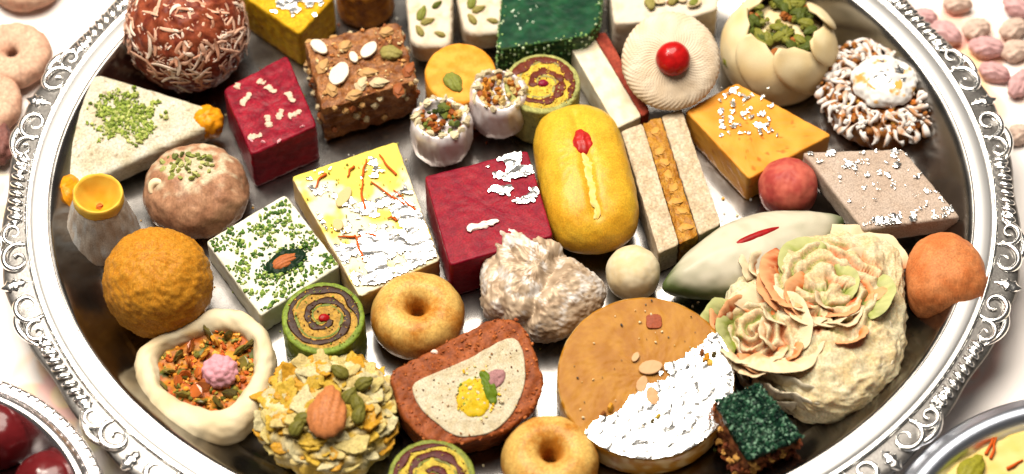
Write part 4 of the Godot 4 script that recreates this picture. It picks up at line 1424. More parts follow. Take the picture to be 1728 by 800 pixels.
	strew(o, "shaded_crumbs", 110, hole - Vector2(13, 13), hole + Vector2(13, 13), func(p: Vector2) -> float: return 1.3 - ((p - hole).rotated(0.55) / Vector2(11, 6.2)).length() if ((p - hole).rotated(0.55) / Vector2(8.6, 4.6)).length() > 1.0 else -1.0, flat_lie.call(13.4), 1.0, 2.2, [tone(46, 84, 42), tone(34, 66, 36), tone(84, 118, 52)], M(Color.WHITE, 0.5))

	# saffron square
	o = thing("saffron_barfi", "pale yellow oblong under silver leaf with red saffron threads and almond slices", "sweet", Vector3(-63.5, 4, -10.1), Vector3(0, 0, 0))
	line = [-33.9, -22.4, 11.9, -42.1, 32.6, 21.9, -1.7, 41.3]
	inside = pts(line)
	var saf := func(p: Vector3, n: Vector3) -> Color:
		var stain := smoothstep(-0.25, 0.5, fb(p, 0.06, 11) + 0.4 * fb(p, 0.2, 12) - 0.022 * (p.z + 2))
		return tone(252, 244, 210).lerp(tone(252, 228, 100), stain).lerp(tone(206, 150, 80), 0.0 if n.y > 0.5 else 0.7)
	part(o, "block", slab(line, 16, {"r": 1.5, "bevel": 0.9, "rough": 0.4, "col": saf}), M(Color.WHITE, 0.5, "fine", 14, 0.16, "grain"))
	part(o, "silver_leaf", foil(Vector2(-30, -34), Vector2(32, 36), 0.75, func(p: Vector2) -> float: return -0.1 + 0.9 * fb(Vector3(p.x, 0, p.y), 0.07, 15) + 0.55 * fb(Vector3(p.x, 0, p.y), 0.26, 16) + 0.35 * fb(Vector3(p.x, 0, p.y), 0.8, 2) + 0.02 * p.y + 0.012 * p.x if Geometry2D.is_point_in_polygon(p * 1.03, inside) else -1.0, flat_lie.call(16.1), 6.0), leaf)
	var red_thread := M(tone(192, 84, 18), 0.45)
	for q in [[Vector3(-2.2, 16, -21.1), Vector3(-3, 16, -12.1), Vector3(-0.7, 16, -4.4)], [Vector3(1.5, 16, -19.2), Vector3(8.5, 16, -12.1), Vector3(16.4, 16, -7)], [Vector3(-4.8, 16, 9.5), Vector3(-2.6, 16, 15.7), Vector3(-0.6, 16, 22.6)], [Vector3(-3.8, 16, 10.7), Vector3(1.3, 16, 8.2), Vector3(4.4, 16, 10.1)], [Vector3(-22.9, 16, -15.3), Vector3(-21.8, 16, -21.1), Vector3(-18.5, 16, -23.4)], [Vector3(-9, 16, -21.8), Vector3(-8.1, 16, -25.7), Vector3(-6.4, 16, -27.6)], [Vector3(11.5, 16, -14.7), Vector3(15.8, 16, -8.9), Vector3(21.1, 16, -3.8)], [Vector3(-1, 16, -31.5), Vector3(-1.4, 16, -26.3), Vector3(-2.8, 16, -21.8)], [Vector3(-12, 16, 10.1), Vector3(-7.9, 16, 11.3), Vector3(-4.3, 16, 10.1)], [Vector3(9.3, 16, 0.6), Vector3(11.3, 16, -0.6), Vector3(13, 16, 1.9)], [Vector3(4.7, 16, -34.2), Vector3(7.5, 16, -28.3), Vector3(12.3, 16, -23.1)]]:
		var a: Vector3 = q[0] + Vector3(0, 0.9, 0)
		var b: Vector3 = q[1] + Vector3(0, 1.1, 0)
		var c: Vector3 = q[2] + Vector3(0, 0.9, 0)
		var path := PackedVector3Array()
		for i in 11:
			var t := i / 10.0
			path.append(a.lerp(b, t).lerp(b.lerp(c, t), t) + Vector3(0.3 * sin(t * 9), 0, 0.2 * cos(t * 7)))
		part(o, "saffron_thread", bar(path, func(t): return 0.34 + 0.3 * t, 6), red_thread)
	var peel := M(tone(222, 196, 140), 0.5, "fine", 8)
	part(o, "almond_slice", slice(1), peel, Vector3(-10.2, 16, -10.5) + Vector3(0, 0.6, 0), Vector3(0, 66, 0), Vector3(1.25, 1, 0.95))
	part(o, "almond_slice", slice(2), peel, Vector3(-12.2, 16, 4.4) + Vector3(0, 0.6, 0), Vector3(0, 100, 0), Vector3(0.7, 1, 0.8))
	strew(o, "pistachio_crumbs", 90, Vector2(-28, -30), Vector2(28, 30), func(p: Vector2) -> float: return 0.3 + fb(Vector3(p.x, 0, p.y), 0.1, 4) if Geometry2D.is_point_in_polygon(p * 1.06, inside) else -1.0, flat_lie.call(16.6), 0.6, 1.4, [tone(190, 190, 90), tone(160, 150, 60), tone(220, 170, 70)], M(Color.WHITE, 0.55))

	# yellow oblong with cherry
	o = thing("yellow_oblong", "smooth yellow oblong sweet with a cherry piece and a cream filled slit", "sweet", Vector3(32.1, 19, -31.3) * Vector3(1, 0, 1) + Vector3(0, 4, 0), Vector3(0, 9, 0))
	var slit := func(p: Vector3, n: Vector3) -> float: return -2.2 * exp(-pow(p.x / 2.6, 2.0)) * clampf(n.y * 1.6 - 0.4, 0, 1) * (1.0 - smoothstep(26, 34, absf(p.z)))
	var sun := func(p: Vector3, _n: Vector3) -> Color:
		return tone(255, 208, 64).lerp(tone(252, 184, 46), clampf(0.4 + 0.45 * fb(p, 0.07, 3) + 0.3 * fb(p, 0.4, 4) + 0.01 * p.z, 0, 1))
	part(o, "body", blob([-19.5, -25, -13, -36, 0, -39.5, 13, -36, 19.5, -25, 21, 0, 20.5, 24, 14, 35, 0, 38.5, -14, 35, -20.5, 24, -21, 0], 33, {"r": 8, "n": 150, "m": 80, "e": 2.3, "rough": 0.3, "freq": 0.09, "base": 0.88, "disp": slit, "col": sun}), M(Color.WHITE, 0.42, "grain", 11, 0.3, "grain", {"metallic_specular": 0.35}))
	var cream_path := PackedVector3Array()
	for i in 26:
		var z := lerpf(-8, 29, i / 25.0)
		cream_path.append(Vector3(0.8 * sin(i * 0.9), 14.0 + 17.0 * pow(maxf(1 - pow(absf(z) / 39.0, 2.3), 0.0), 1 / 2.3), z))
	part(o, "cream_filling", bar(cream_path, func(t): return 2.2 * (0.5 + 0.5 * sin(PI * t)), 10, 0.3, two.call(tone(252, 226, 150), tone(252, 206, 96), 3.0, 0.4), func(p: Vector3, _n: Vector3) -> float: return 0.9 * fb(p, 0.5, 3) + 0.5 * fb(p, 1.2, 5)), white)
	part(o, "cherry_piece", kernel("cherry"), M(tone(186, 34, 28, 0.85), 0.3, "mottle", 14, 0.0, "", {"clearcoat_enabled": true, "clearcoat": 0.3}), Vector3(0, 28.9, -9), Vector3(0, 90, 4), Vector3(0.98, 1.1, 1.5))

	# layered slice
	o = thing("layered_slice", "beige slice with a toffee coloured nut layer through its middle", "sweet", Vector3(69.9, 4, -30.3), Vector3(0, 0, 0))
	var beige := two.call(tone(242, 222, 192), tone(222, 196, 160), 2.0, 0.13)
	part(o, "beige_layer", slab([-21.3, -27.5, -11.6, -32.2, 2.4, 34, -6.5, 39], 16, {"r": 1.2, "bevel": 0.8, "rough": 0.45, "col": beige}), soft)
	part(o, "beige_layer", slab([-3, -35.9, 6.2, -40.2, 21.1, 23.3, 11.3, 29.3], 16, {"r": 1.2, "bevel": 0.8, "rough": 0.45, "seed": 4, "col": beige}), soft)
	part(o, "toffee_layer", slab([-11.5, -32.3, -3.2, -35.7, 11.2, 29.5, 2.6, 33.9], 15.8, {"r": 1, "bevel": 0.6, "rough": 0.9, "freq": 0.3, "col": two.call(tone(240, 176, 72), tone(200, 126, 40), 3.0, 0.22), "disp": func(p: Vector3, _n: Vector3) -> float: return 0.4 * cb(p, 0.5)}), M(Color.WHITE, 0.38, "cells", 8, 0.25))
	for q in [[Vector3(-0.9, 16, -2.9), 30], [Vector3(1.2, 16, 4.2), 80], [Vector3(-4.2, 16, -16), 10], [Vector3(4.1, 16, 16.4), 50], [Vector3(5.8, 16, 25.2), 120], [Vector3(-5.9, 16, -27.2), 70], [Vector3(1.9, 16, 11.3), 0], [Vector3(-2.3, 16, -10.1), 100]]:
		part(o, "nut_piece", crumb(int(q[1]) % 6), M(tone(240, 176, 84), 0.4, "grain", 8, 0.1), q[0] - Vector3(0, 0.3, 0), Vector3(0, q[1] * 3, 0), Vector3(6.5, 2.4, 4.6))

	# the two diamonds
	o = thing("orange_diamond", "orange diamond shaped slab flecked with silver behind the rosy ball", "sweet", Vector3(107.3, 4, -59), Vector3(0, 0, 0))
	line = [-29.8, -9.7, -5.9, -25.6, 35.2, 4, -3, 28.5]
	var squash := func(p: Vector3, _n: Vector3) -> Color: return tone(246, 176, 72).lerp(tone(232, 152, 50), clampf(0.5 + 0.7 * fb(p, 0.09, 3), 0, 1)).lerp(tone(196, 104, 30), 0.8 * smoothstep(0.66, 0.8, fb(p, 0.28, 8)))
	part(o, "slab", slab(line, 17, {"r": 1.6, "bevel": 1, "rough": 0.3, "col": squash}), M(Color.WHITE, 0.42, "fine", 14, 0.1, "grain"))
	lc = Vector2(-2.8, -7)
	part(o, "silver_leaf", foil(lc - Vector2(12, 15), lc + Vector2(14, 13), 0.55, func(p: Vector2) -> float: return 0.9 * fb(Vector3(p.x, 0, p.y), 0.2, 18) + 0.5 * fb(Vector3(p.x, 0, p.y), 0.6, 2) - 0.2 - 0.015 * (p - lc).length(), flat_lie.call(17.0), 7.0), leaf)
	o = thing("grey_diamond", "greyish beige diamond slab with specks of silver leaf beside the tray wall", "sweet", Vector3(162.1, 13, -22.8), Vector3(2, 0, 0))
	line = [-34.1, -19.6, 10.3, -21.5, 32.8, 14.9, -9.9, 21.7]
	inside = pts(line)
	part(o, "slab", slab(line, 12, {"r": 1.4, "bevel": 1.5, "rough": 0.25, "col": two.call(tone(222, 200, 182), tone(212, 188, 168), 2.0, 0.1)}), M(Color.WHITE, 0.45, "grain", 12, 0.08))
	part(o, "silver_leaf", foil(Vector2(-36, -24), Vector2(36, 24), 0.55, func(p: Vector2) -> float: return 0.06 + 0.9 * fb(Vector3(p.x, 0, p.y), 0.17, 28) + 0.7 * fb(Vector3(p.x, 0, p.y), 0.75, 4) - 0.66 + 0.3 * smoothstep(8, 20, absf(p.y + 0.1 * p.x)) if Geometry2D.is_point_in_polygon(p * 1.015, inside) else -1.0, flat_lie.call(12.0), 8.0), leaf)

	# pale green almond shaped sweet with a red slit
	o = thing("pale_oval", "long whitish green pointed sweet with a dark red strip along its top", "sweet", Vector3(104.8, 16, 7.2) * Vector3(1, 0, 1) + Vector3(0, 4, 0), Vector3(0, 24, 0))
	var melon := func(p: Vector3, n: Vector3) -> Color: return tone(222, 214, 190).lerp(tone(96, 112, 66), clampf(smoothstep(0.85, 0.1, n.y) * 0.95 + 0.7 * smoothstep(28, 44, absf(p.x)) + 0.25 * fb(p, 0.1, 3), 0, 1))
	var lens := []
	for i in 40:
		var a := TAU * i / 40
		lens.append(44.0 * cos(a))
		lens.append(18.0 * sin(a) * (1.0 - 0.5 * pow(absf(cos(a)), 2.0)))
	part(o, "body", blob(lens, 27, {"n": 130, "m": 56, "e": 2.0, "rough": 0.3, "freq": 0.07, "base": 0.9, "col": melon}), M(Color.WHITE, 0.28, "fine", 18, 0.06, "grain"))
	var strip := PackedVector3Array()
	for i in 12:
		strip.append(Vector3(lerpf(-11, 13, i / 11.0), 26.1 - pow((i - 5.5) / 5.5, 2.0) * 0.9, -0.5))
	part(o, "red_strip", bar(strip, func(t): return 1.9 * (0.5 + 0.5 * sin(PI * clampf(t * 0.9 + 0.08, 0, 1))), 10, 0.8), M(tone(176, 32, 34), 0.35, "mottle", 12))

	# silver coated folded sweet: a fan of pleats folded over a blunt cone
	o = thing("silver_folded_sweet", "brown folded sweet coated in crinkled silver leaf, below the maroon square", "sweet", Vector3(13, 15, 24.5) * Vector3(1, 0, 1) + Vector3(0, 4, 0))
	line = [-22.8, -28.6, -13.5, -28, 0.2, -24.2, 12.2, -18.6, 14.2, -11.7, 22.3, -4.9, 28.3, 0.6, 25.6, 9.2, 17.5, 18.8, 7.4, 25.4, -3.9, 26, -16, 17.6, -24.6, 14, -27, 3.1, -26.3, -12.3]
	var apex := Vector2(-22.8, -28.6)
	var fold_a := Vector2(10.3, -13.6)
	var fold_b := Vector2(-8, 23)
	var crease := func(p: Vector3, n: Vector3) -> float:
		var q := Vector2(p.x, p.z)
		var along := (fold_b - fold_a).normalized()
		var across := (q - fold_a).dot(Vector2(along.y, -along.x)) + 1.6 * fb(p, 0.08, 2)
		var fan := clampf(0.5 - across * 0.2, 0, 1) if (apex - fold_a).dot(Vector2(along.y, -along.x)) < 0 else clampf(0.5 + across * 0.2, 0, 1)
		var spread := (q - apex).angle()
		var d := -4.2 * exp(-pow(across / 2.6, 2.0)) * clampf(n.y + 0.5, 0, 1)
		d += fan * (0.75 * sin(spread * 21.0 + 2.0 * fb(p, 0.1, 4)) * smoothstep(4.0, 14.0, q.distance_to(apex)) + 2.0 * clampf(1.0 - q.distance_to(apex) / 30.0, 0, 1))
		return d + 0.5 * absf(fb(p, 0.2, 8)) + 0.45 * fb(p, 0.4, 3) + 0.2 * fb(p, 1.0, 4)
	var foiled := func(p: Vector3, n: Vector3) -> Color:
		var leafy := fb(p, 0.12, 6) + 0.5 * fb(p, 0.6, 7) + 0.7 * exp(-pow(Vector2(p.x, p.z).distance_to(apex) / 20.0, 2.0)) + 0.8 * exp(-pow(Vector2(p.x, p.z).distance_to(Vector2(26.7, 1.5)) / 7.0, 2.0))
		return tone(198, 176, 150).lerp(tone(156, 132, 108), clampf(0.4 + 0.9 * fb(p, 0.13, 5), 0, 1)).lerp(tone(236, 232, 228), 0.7 * smoothstep(0.1, 0.8, leafy))
	part(o, "body", blob(line, 28, {"r": 5, "n": 210, "m": 90, "e": 2.1, "base": 0.85, "rough": 0.2, "disp": crease, "col": foiled}), M(Color.WHITE, 0.45, "", 12, 0.25, "mottle", {"metallic": 0.15}))



# ---------------------------------------------------------------- the sweets along the front

func build_sweets_front() -> void:
	var leaf := silver_leaf()
	var two := func(a: Color, b: Color, sd: float, f := 0.15) -> Callable:
		return func(p: Vector3, _n: Vector3) -> Color: return a.lerp(b, clampf(0.5 + 0.8 * fb(p, f, sd) + 0.45 * fb(p, f * 3.4, sd), 0, 1))
	var flat_lie := func(y: float) -> Callable: return func(_p: Vector2) -> float: return y
	var soft := M(Color.WHITE, 0.62, "grain", 22, 0.22)
	var white := M(Color.WHITE, 0.6, "fine", 16, 0.12, "grain")

	# two ring biscuits
	var o := thing("ring_biscuit", "glossy golden ring biscuit with a dimpled centre in front of the saffron oblong", "biscuit", Vector3(-40.2, 15, 37.9) * Vector3(1, 0, 1) + Vector3(0, 4, 0), Vector3(0, 0, 0), "golden ring biscuits")
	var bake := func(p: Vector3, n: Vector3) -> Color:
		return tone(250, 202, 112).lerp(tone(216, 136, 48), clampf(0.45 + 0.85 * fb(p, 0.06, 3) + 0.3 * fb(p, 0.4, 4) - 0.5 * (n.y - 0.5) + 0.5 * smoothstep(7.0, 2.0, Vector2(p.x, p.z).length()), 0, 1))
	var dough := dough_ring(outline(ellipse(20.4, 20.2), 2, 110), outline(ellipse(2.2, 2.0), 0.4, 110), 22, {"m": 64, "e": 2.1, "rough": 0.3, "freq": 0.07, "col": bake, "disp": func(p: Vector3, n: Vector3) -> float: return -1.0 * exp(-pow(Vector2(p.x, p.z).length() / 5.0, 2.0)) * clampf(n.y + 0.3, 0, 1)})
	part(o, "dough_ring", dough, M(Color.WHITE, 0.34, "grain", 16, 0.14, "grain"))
	another(o, "golden ring biscuit cut by the bottom picture edge beside the leaf covered disc", Vector3(15.6, 15, 109.6) * Vector3(1, 0, 1) + Vector3(0, 4, 0), Vector3(0, 140, 0))

	# white ring filled with candied fruit
	o = thing("filled_ring", "thick white dough ring holding candied orange and green fruit with a pink sugar ball", "sweet", Vector3(-129.3, 4, 67.8), Vector3(0, 0, 0))
	var outer := outline([-30.7, -4.7, -29.4, -13, -22.7, -17.2, -11.6, -23.4, 1.3, -33.4, 12.5, -32.2, 24, -24.6, 30.2, -8.2, 28.3, 9.3, 23.4, 22.6, 15.3, 30.6, 0.2, 32.3, -13.4, 26.6, -24.3, 12.8], 12.0, 140)
	var inner := outline([-20.7, -10, -9, -15.1, 2, -22.5, 12.7, -20.7, 20.6, -14.2, 20.5, -2.3, 15.9, 12.2, 6.7, 18.6, -4.9, 15.1, -17.1, 7.6], 6.0, 140)
	var bread := func(p: Vector3, n: Vector3) -> Color: return tone(244, 228, 192).lerp(tone(232, 206, 160), clampf(0.35 + 0.6 * fb(p, 0.08, 3) + 0.3 * (0.5 - n.y), 0, 1)).lerp(tone(246, 190, 84), 0.9 * smoothstep(0.15, 0.5, fb(p, 0.07, 14)) * smoothstep(19.0, 15.0, Vector2(p.x + 1, p.z + 2).length()))
	part(o, "dough_ring", dough_ring(outer, inner, 17, {"m": 48, "e": 2.3, "rough": 0.8, "freq": 0.07, "col": bread}), M(Color.WHITE, 0.55, "fine", 20, 0.12, "grain"))
	var pool := func(p: Vector3, _n: Vector3) -> Color: return tone(214, 142, 50).lerp(tone(192, 98, 40), clampf(0.5 + 1.1 * fb(p, 0.11, 6), 0, 1)).lerp(tone(98, 104, 44), smoothstep(0.25, 0.5, fb(p, 0.13, 19)))
	var pool_line: Array = [-24.3, -11.2, -9.3, -18.3, 1.8, -26.1, 15.6, -23.1, 23, -15.4, 22.8, -1.2, 17.8, 15.7, 6.9, 22.6, -7.2, 18, -19.7, 8.8]
	var pool_part := part(o, "syrup_pool", slab(pool_line, 5, {"r": 5, "rough": 0.5, "col": pool, "disp": func(p: Vector3, _n: Vector3) -> float: return 0.6 * fb(p, 0.2, 6)}), M(Color.WHITE, 0.34, "mottle", 14, 0.1, "grain"), Vector3(0, 6.6, 0))
	var fruit := [M(tone(222, 118, 52), 0.25, "mottle", 8), M(tone(146, 132, 58), 0.25, "mottle", 8), M(tone(232, 164, 60), 0.25, "mottle", 8), M(tone(200, 110, 52), 0.25, "mottle", 8), M(tone(110, 98, 44), 0.25, "mottle", 8)]
	for q in [[Vector3(-10.7, 14, 3.5), 0], [Vector3(-6.8, 14, -4.7), 3], [Vector3(-2.8, 14, 9.3), 0], [Vector3(-8.2, 14, 10.5), 1], [Vector3(-15, 14, -1.2), 1], [Vector3(-16.4, 14, 6.4), 1], [Vector3(-0.4, 14, -9.4), 2], [Vector3(3.4, 14, -16), 2], [Vector3(8.8, 14, -18.3), 4], [Vector3(14.3, 14, -11.2), 1], [Vector3(16.6, 14, -4.7), 1], [Vector3(13.1, 14, 2.3), 2], [Vector3(11.1, 14, 10.5), 4], [Vector3(6.4, 14, 14), 4], [Vector3(-0.1, 14, 14), 4], [Vector3(-11.5, 14, -8.2), 4], [Vector3(-6.4, 14, -13), 3], [Vector3(0.2, 14, -20.1), 4], [Vector3(18.1, 14, -14.2), 4], [Vector3(-2.5, 14, 0), 0], [Vector3(-7.9, 14, 0.6), 0], [Vector3(10.9, 14, -8.2), 2], [Vector3(0.4, 14, 6.4), 3]]:
		part(pool_part, "candied_fruit", crumb(q[1] + 1), fruit[q[1]], q[0] - Vector3(0, 7.4, 0), spin(), Vector3(7.0, 2.6, 6.2) * rng.randf_range(0.75, 1.2))
	var filled := pts(pool_line)
	strew(pool_part, "fruit_bits", 260, Vector2(-28, -28), Vector2(28, 28), func(p: Vector2) -> float: return 1.0 if Geometry2D.is_point_in_polygon(p * 1.15, filled) else -1.0, flat_lie.call(5.3), 1.2, 3.4, [tone(226, 150, 56), tone(212, 108, 48), tone(150, 138, 60), tone(196, 96, 44), tone(236, 178, 84), tone(112, 108, 50)], M(Color.WHITE, 0.3))
	var candy := Vector3(6.7, 14, 0)
	part(o, "pink_sugar_ball", blob(ellipse(7.4, 7.2), 10, {"n": 90, "m": 44, "rough": 0.2, "disp": func(p: Vector3, _n: Vector3) -> float: return -1.7 * cb(p, 0.34, 3) - 0.6}), M(tone(232, 166, 178), 0.4, "fine", 8, 0.15, "grain"), candy - Vector3(0, 4, 0))

	# cluster of flakes with an almond
	build_flake_cluster()

	# half round with a brown crust
	o = thing("crusted_half_round", "half round slice with a rusty crust and a white heart dotted yellow, green and pink", "sweet", Vector3(-19.6, 8.5, 73.4), Vector3(12, 0, -4))
	var line: Array = [-33.2, -2.3, -18.6, -10.8, 9.3, -27.4, 21.2, -27.4, 25.7, -20.1, 32, -0.3, 28, 12.8, 13.8, 23.7, -5.2, 29, -16.8, 28, -27.7, 16.8]
	part(o, "crust", slab(line, 20, {"r": 5, "bevel": 1.4, "rough": 0.6, "freq": 0.2, "n": 150, "flare": 0.96, "col": two.call(tone(190, 104, 56), tone(150, 76, 38), 3.0, 0.16)}), M(Color.WHITE, 0.5, "grain", 14, 0.3))
	var heart: Array = [-24.3, 2.7, -12.3, -2.8, -0.1, -8.6, 11.3, -16, 19.2, -19.9, 23.2, -13.2, 24.1, 1.5, 18.7, 15.1, 9.9, 23.8, -4.2, 26.2, -12.6, 20.2, -20.5, 13]
	part(o, "white_heart", slab(heart, 3.2, {"r": 5, "bevel": 0.5, "rough": 0.3, "n": 130, "step": 0.9, "col": two.call(tone(246, 234, 204), tone(230, 212, 174), 5.0, 0.2)}), M(Color.WHITE, 0.6, "grain", 10, 0.25), Vector3(0, 17.6, 0))
	var dab := func(r1: float, r2: float) -> ArrayMesh: return blob(ellipse(r1, r2), 1.7, {"n": 40, "m": 16, "rough": 0.5, "freq": 0.25})
	part(o, "yellow_centre", dab.call(7.2, 9.0), M(tone(246, 206, 34), 0.45, "grain", 10, 0.2), Vector3(2.5, 20, 8.3) + Vector3(0, 0.0, 0))
	part(o, "green_centre", dab.call(2.8, 8.0), M(tone(112, 138, 30), 0.45, "grain", 10, 0.2), Vector3(8.4, 20, 3.7) + Vector3(0, 0.3, 0), Vector3(0, 20, 0))
	part(o, "pink_centre", dab.call(3.6, 5.0), M(tone(196, 142, 142), 0.5, "grain", 10, 0.2), Vector3(11.3, 20, -0.3) + Vector3(0, 0.1, 0), Vector3(0, -40, 0))
	strew(o, "centre_crumbs", 130, Vector2(4, 6.1) - Vector2(13, 13), Vector2(4, 6.1) + Vector2(13, 13), func(p: Vector2) -> float: return 11.0 - ((p - Vector2(4, 6.1)) * Vector2(1, 0.9)).length() + rng.randf_range(-5, 2), flat_lie.call(20.9), 0.7, 2.2, [tone(244, 208, 60), tone(236, 190, 40), tone(240, 220, 140), tone(140, 156, 60), tone(240, 226, 190)], M(Color.WHITE, 0.5))
	strew(o, "brown_specks", 70, Vector2(-28, -28), Vector2(28, 28), func(p: Vector2) -> float: return 1.0 if Geometry2D.is_point_in_polygon(p, pts(heart)) else -1.0, flat_lie.call(20.8), 0.5, 1.3, [tone(150, 96, 50), tone(96, 56, 34), tone(190, 150, 90)], M(Color.WHITE, 0.5))
	strew(o, "crust_crumbs", 260, Vector2(-38, -32), Vector2(38, 32), func(p: Vector2) -> float: return 1.0 if Geometry2D.is_point_in_polygon(p, pts(line)) and not Geometry2D.is_point_in_polygon(p * 0.99, pts(heart)) else -1.0, flat_lie.call(19.8), 0.7, 1.8, [tone(180, 96, 50), tone(196, 114, 62), tone(150, 74, 38), tone(184, 102, 54)], M(Color.WHITE, 0.5))
	part(o, "sugar_flake", crumb(1), M(tone(250, 214, 196), 0.35), Vector3(-14.1, 20, -11.7) + Vector3(0, 0.3, 0), Vector3.ZERO, Vector3(3.6, 1.4, 2.0))

	# golden disc half covered with leaf
	o = thing("golden_disc", "golden brown disc half covered with torn silver leaf and almond slices", "sweet", Vector3(55.6, 10.2, 73.4), Vector3(9, 0, 0))
	var gold := func(p: Vector3, n: Vector3) -> Color:
		var c := tone(196, 136, 44).lerp(tone(176, 114, 30), clampf(0.5 + 0.7 * fb(p, 0.09, 3) + 0.4 * fb(p, 0.5, 4), 0, 1))
		return c.lerp(tone(246, 226, 170), 0.8 * smoothstep(36.2, 37.2, Vector2(p.x, p.z).length()) * smoothstep(0.0, 0.5, fb(p, 0.15, 9) + 0.25) * clampf(n.y + 0.6, 0, 1))
	part(o, "disc", slab(ellipse(37, 37, 60), 17, {"n": 190, "bevel": 1.2, "rough": 0.3, "step": 1.0, "col": gold}), M(Color.WHITE, 0.36, "fine", 12, 0.1, "grain"))
	var knife := func(p: Vector2) -> float:
		var w := Vector3(p.x, 0, p.y)
		return minf(p.dot(Vector2(0.62, 0.78)) - 3.0 + 5.0 * fb(w, 0.1, 44) + 2.0 * fb(w, 0.3, 45) + 0.8 * fb(w, 0.9, 46), 36.4 - p.length()) if fb(w, 0.55, 47) < 0.88 else -1.0
	part(o, "silver_leaf", foil(Vector2(-37, -37), Vector2(37, 37), 0.62, knife, flat_lie.call(17.0), 10.0), leaf)
	part(o, "red_fleck", slab([-3.4, -3.2, 3.2, -3.4, 3.6, 3.0, -3.0, 3.6], 1.0, {"n": 40, "r": 2, "bevel": 0.3, "step": 0.8}), M(tone(178, 82, 40), 0.4, "grain", 8, 0.1), Vector3(3.8, 17, -25.3) - Vector3(0, 0.4, 0))
	for q in [[Vector3(1.8, 17, -4), 10, 1.1, 0], [Vector3(-1.8, 17, 3.5), 70, 0.8, 1], [Vector3(2.3, 17, 8.8), 100, 0.9, 2], [Vector3(-4.2, 17, -8.8), 60, 0.5, 0]]:
		part(o, "almond_slice", slice(q[3]), M(tone(226, 178, 130), 0.42, "fine", 8), q[0] + Vector3(0, 0.7, 0), Vector3(rng.randf_range(-6, 6), q[1], 4), Vector3.ONE * q[2])
	for q in [[Vector3(25.4, 17, -9.1), 0], [Vector3(23.5, 17, -11), 1], [Vector3(26.8, 17, -6.7), 2], [Vector3(24.3, 17, -7.2), 0], [Vector3(-15, 17, 14.1), 0], [Vector3(4.5, 17, 17.7), 3], [Vector3(2, 17, 19.8), 4], [Vector3(-18, 17, 16.7), 1], [Vector3(28.6, 17, -9.9), 4]]:
		part(o, "nut_piece", crumb(q[1]), [M(tone(206, 142, 40), 0.4), M(tone(126, 76, 40), 0.4), M(tone(230, 180, 80), 0.4), M(tone(190, 160, 60), 0.4), M(tone(96, 84, 50), 0.4)][q[1]], q[0] + Vector3(0, 1, 0), spin(), Vector3(4.2, 2.4, 3.4) * rng.randf_range(0.7, 1.15))
	strew(o, "seed_specks", 80, Vector2(-36, -36), Vector2(36, 36), func(p: Vector2) -> float: return 35.0 - p.length(), flat_lie.call(17.5), 0.5, 1.5, [tone(120, 110, 100), tone(250, 220, 160), tone(80, 70, 66), tone(250, 230, 190)], M(Color.WHITE, 0.5))

	# dark green crumbed square
	o = thing("green_crumb_square", "square topped with dark green crumbs on a fibrous brown and gold base", "sweet", Vector3(97.9, 8.3, 98), Vector3(6, 0, -6))
	line = [-17.1, -8.2, 1.5, -17.3, 18.1, 6, -4.9, 17.1]
	part(o, "brown_base", slab(line, 20, {"r": 2, "bevel": 1, "rough": 1.0, "freq": 0.25, "flare": 0.98, "col": two.call(tone(172, 108, 66), tone(96, 48, 30), 3.0, 0.3), "disp": func(p: Vector3, _n: Vector3) -> float: return 0.6 * sin(p.y * 2.2 + 2 * fb(p, 0.2))}), M(Color.WHITE, 0.5, "grain", 9, 0.35))
	var top_line := pts(line)
	part(o, "green_layer", slab(line, 5, {"r": 2.5, "bevel": 1.6, "rough": 0.7, "freq": 0.3, "col": two.call(tone(40, 74, 48), tone(22, 50, 36), 3.0, 0.3)}), M(Color.WHITE, 0.4, "cells", 6, 0.3), Vector3(0, 19.4, 0))
	strew(o, "green_crumbs", 1500, Vector2(-24, -24), Vector2(24, 24), func(p: Vector2) -> float: return 1.0 if Geometry2D.is_point_in_polygon(p * 0.985, top_line) else -1.0, flat_lie.call(24.4), 0.9, 2.1, [tone(26, 58, 42), tone(20, 48, 36), tone(44, 84, 60), tone(14, 36, 30), tone(110, 146, 120)], M(Color.WHITE, 0.3))
	for i in 70:
		var k := rng.randi() % 64
		var e: Vector2 = outline(line, 2.0, 64)[k]
		part(o, "base_shred", sliver(i % 4), [M(tone(214, 160, 84), 0.5), M(tone(150, 84, 48), 0.5), M(tone(110, 56, 36), 0.5)][rng.randi() % 3], Vector3(e.x * 1.02, rng.randf_range(2, 19), e.y * 1.02), Vector3(rng.randf_range(-30, 30), rng.randf() * 360, rng.randf_range(-40, 40)), Vector3(0.6, 1.2, 1.3))

	build_flaky_pastry()

	# crumbs fallen on the tray
	var places := []
	var tints := []
	for i in 340:
		var a := rng.randf() * TAU
		var r := sqrt(rng.randf())
		places.append(place_of(Vector3(cos(a) * r * 172 - 0.3, 4.35, sin(a) * r * 145 - 22), spin(), Vector3.ONE * rng.randf_range(0.5, 1.9)))
		tints.append([tone(226, 170, 80), tone(240, 222, 180), tone(150, 160, 80), tone(170, 96, 56), tone(244, 240, 230)][i % 5])
	var fallen := stuff(self, "crumbs", crumb(1), M(Color.WHITE, 0.6), places, tints)
	fallen.set_meta("label", "small loose crumbs strewn over the tray floor between the sweets")


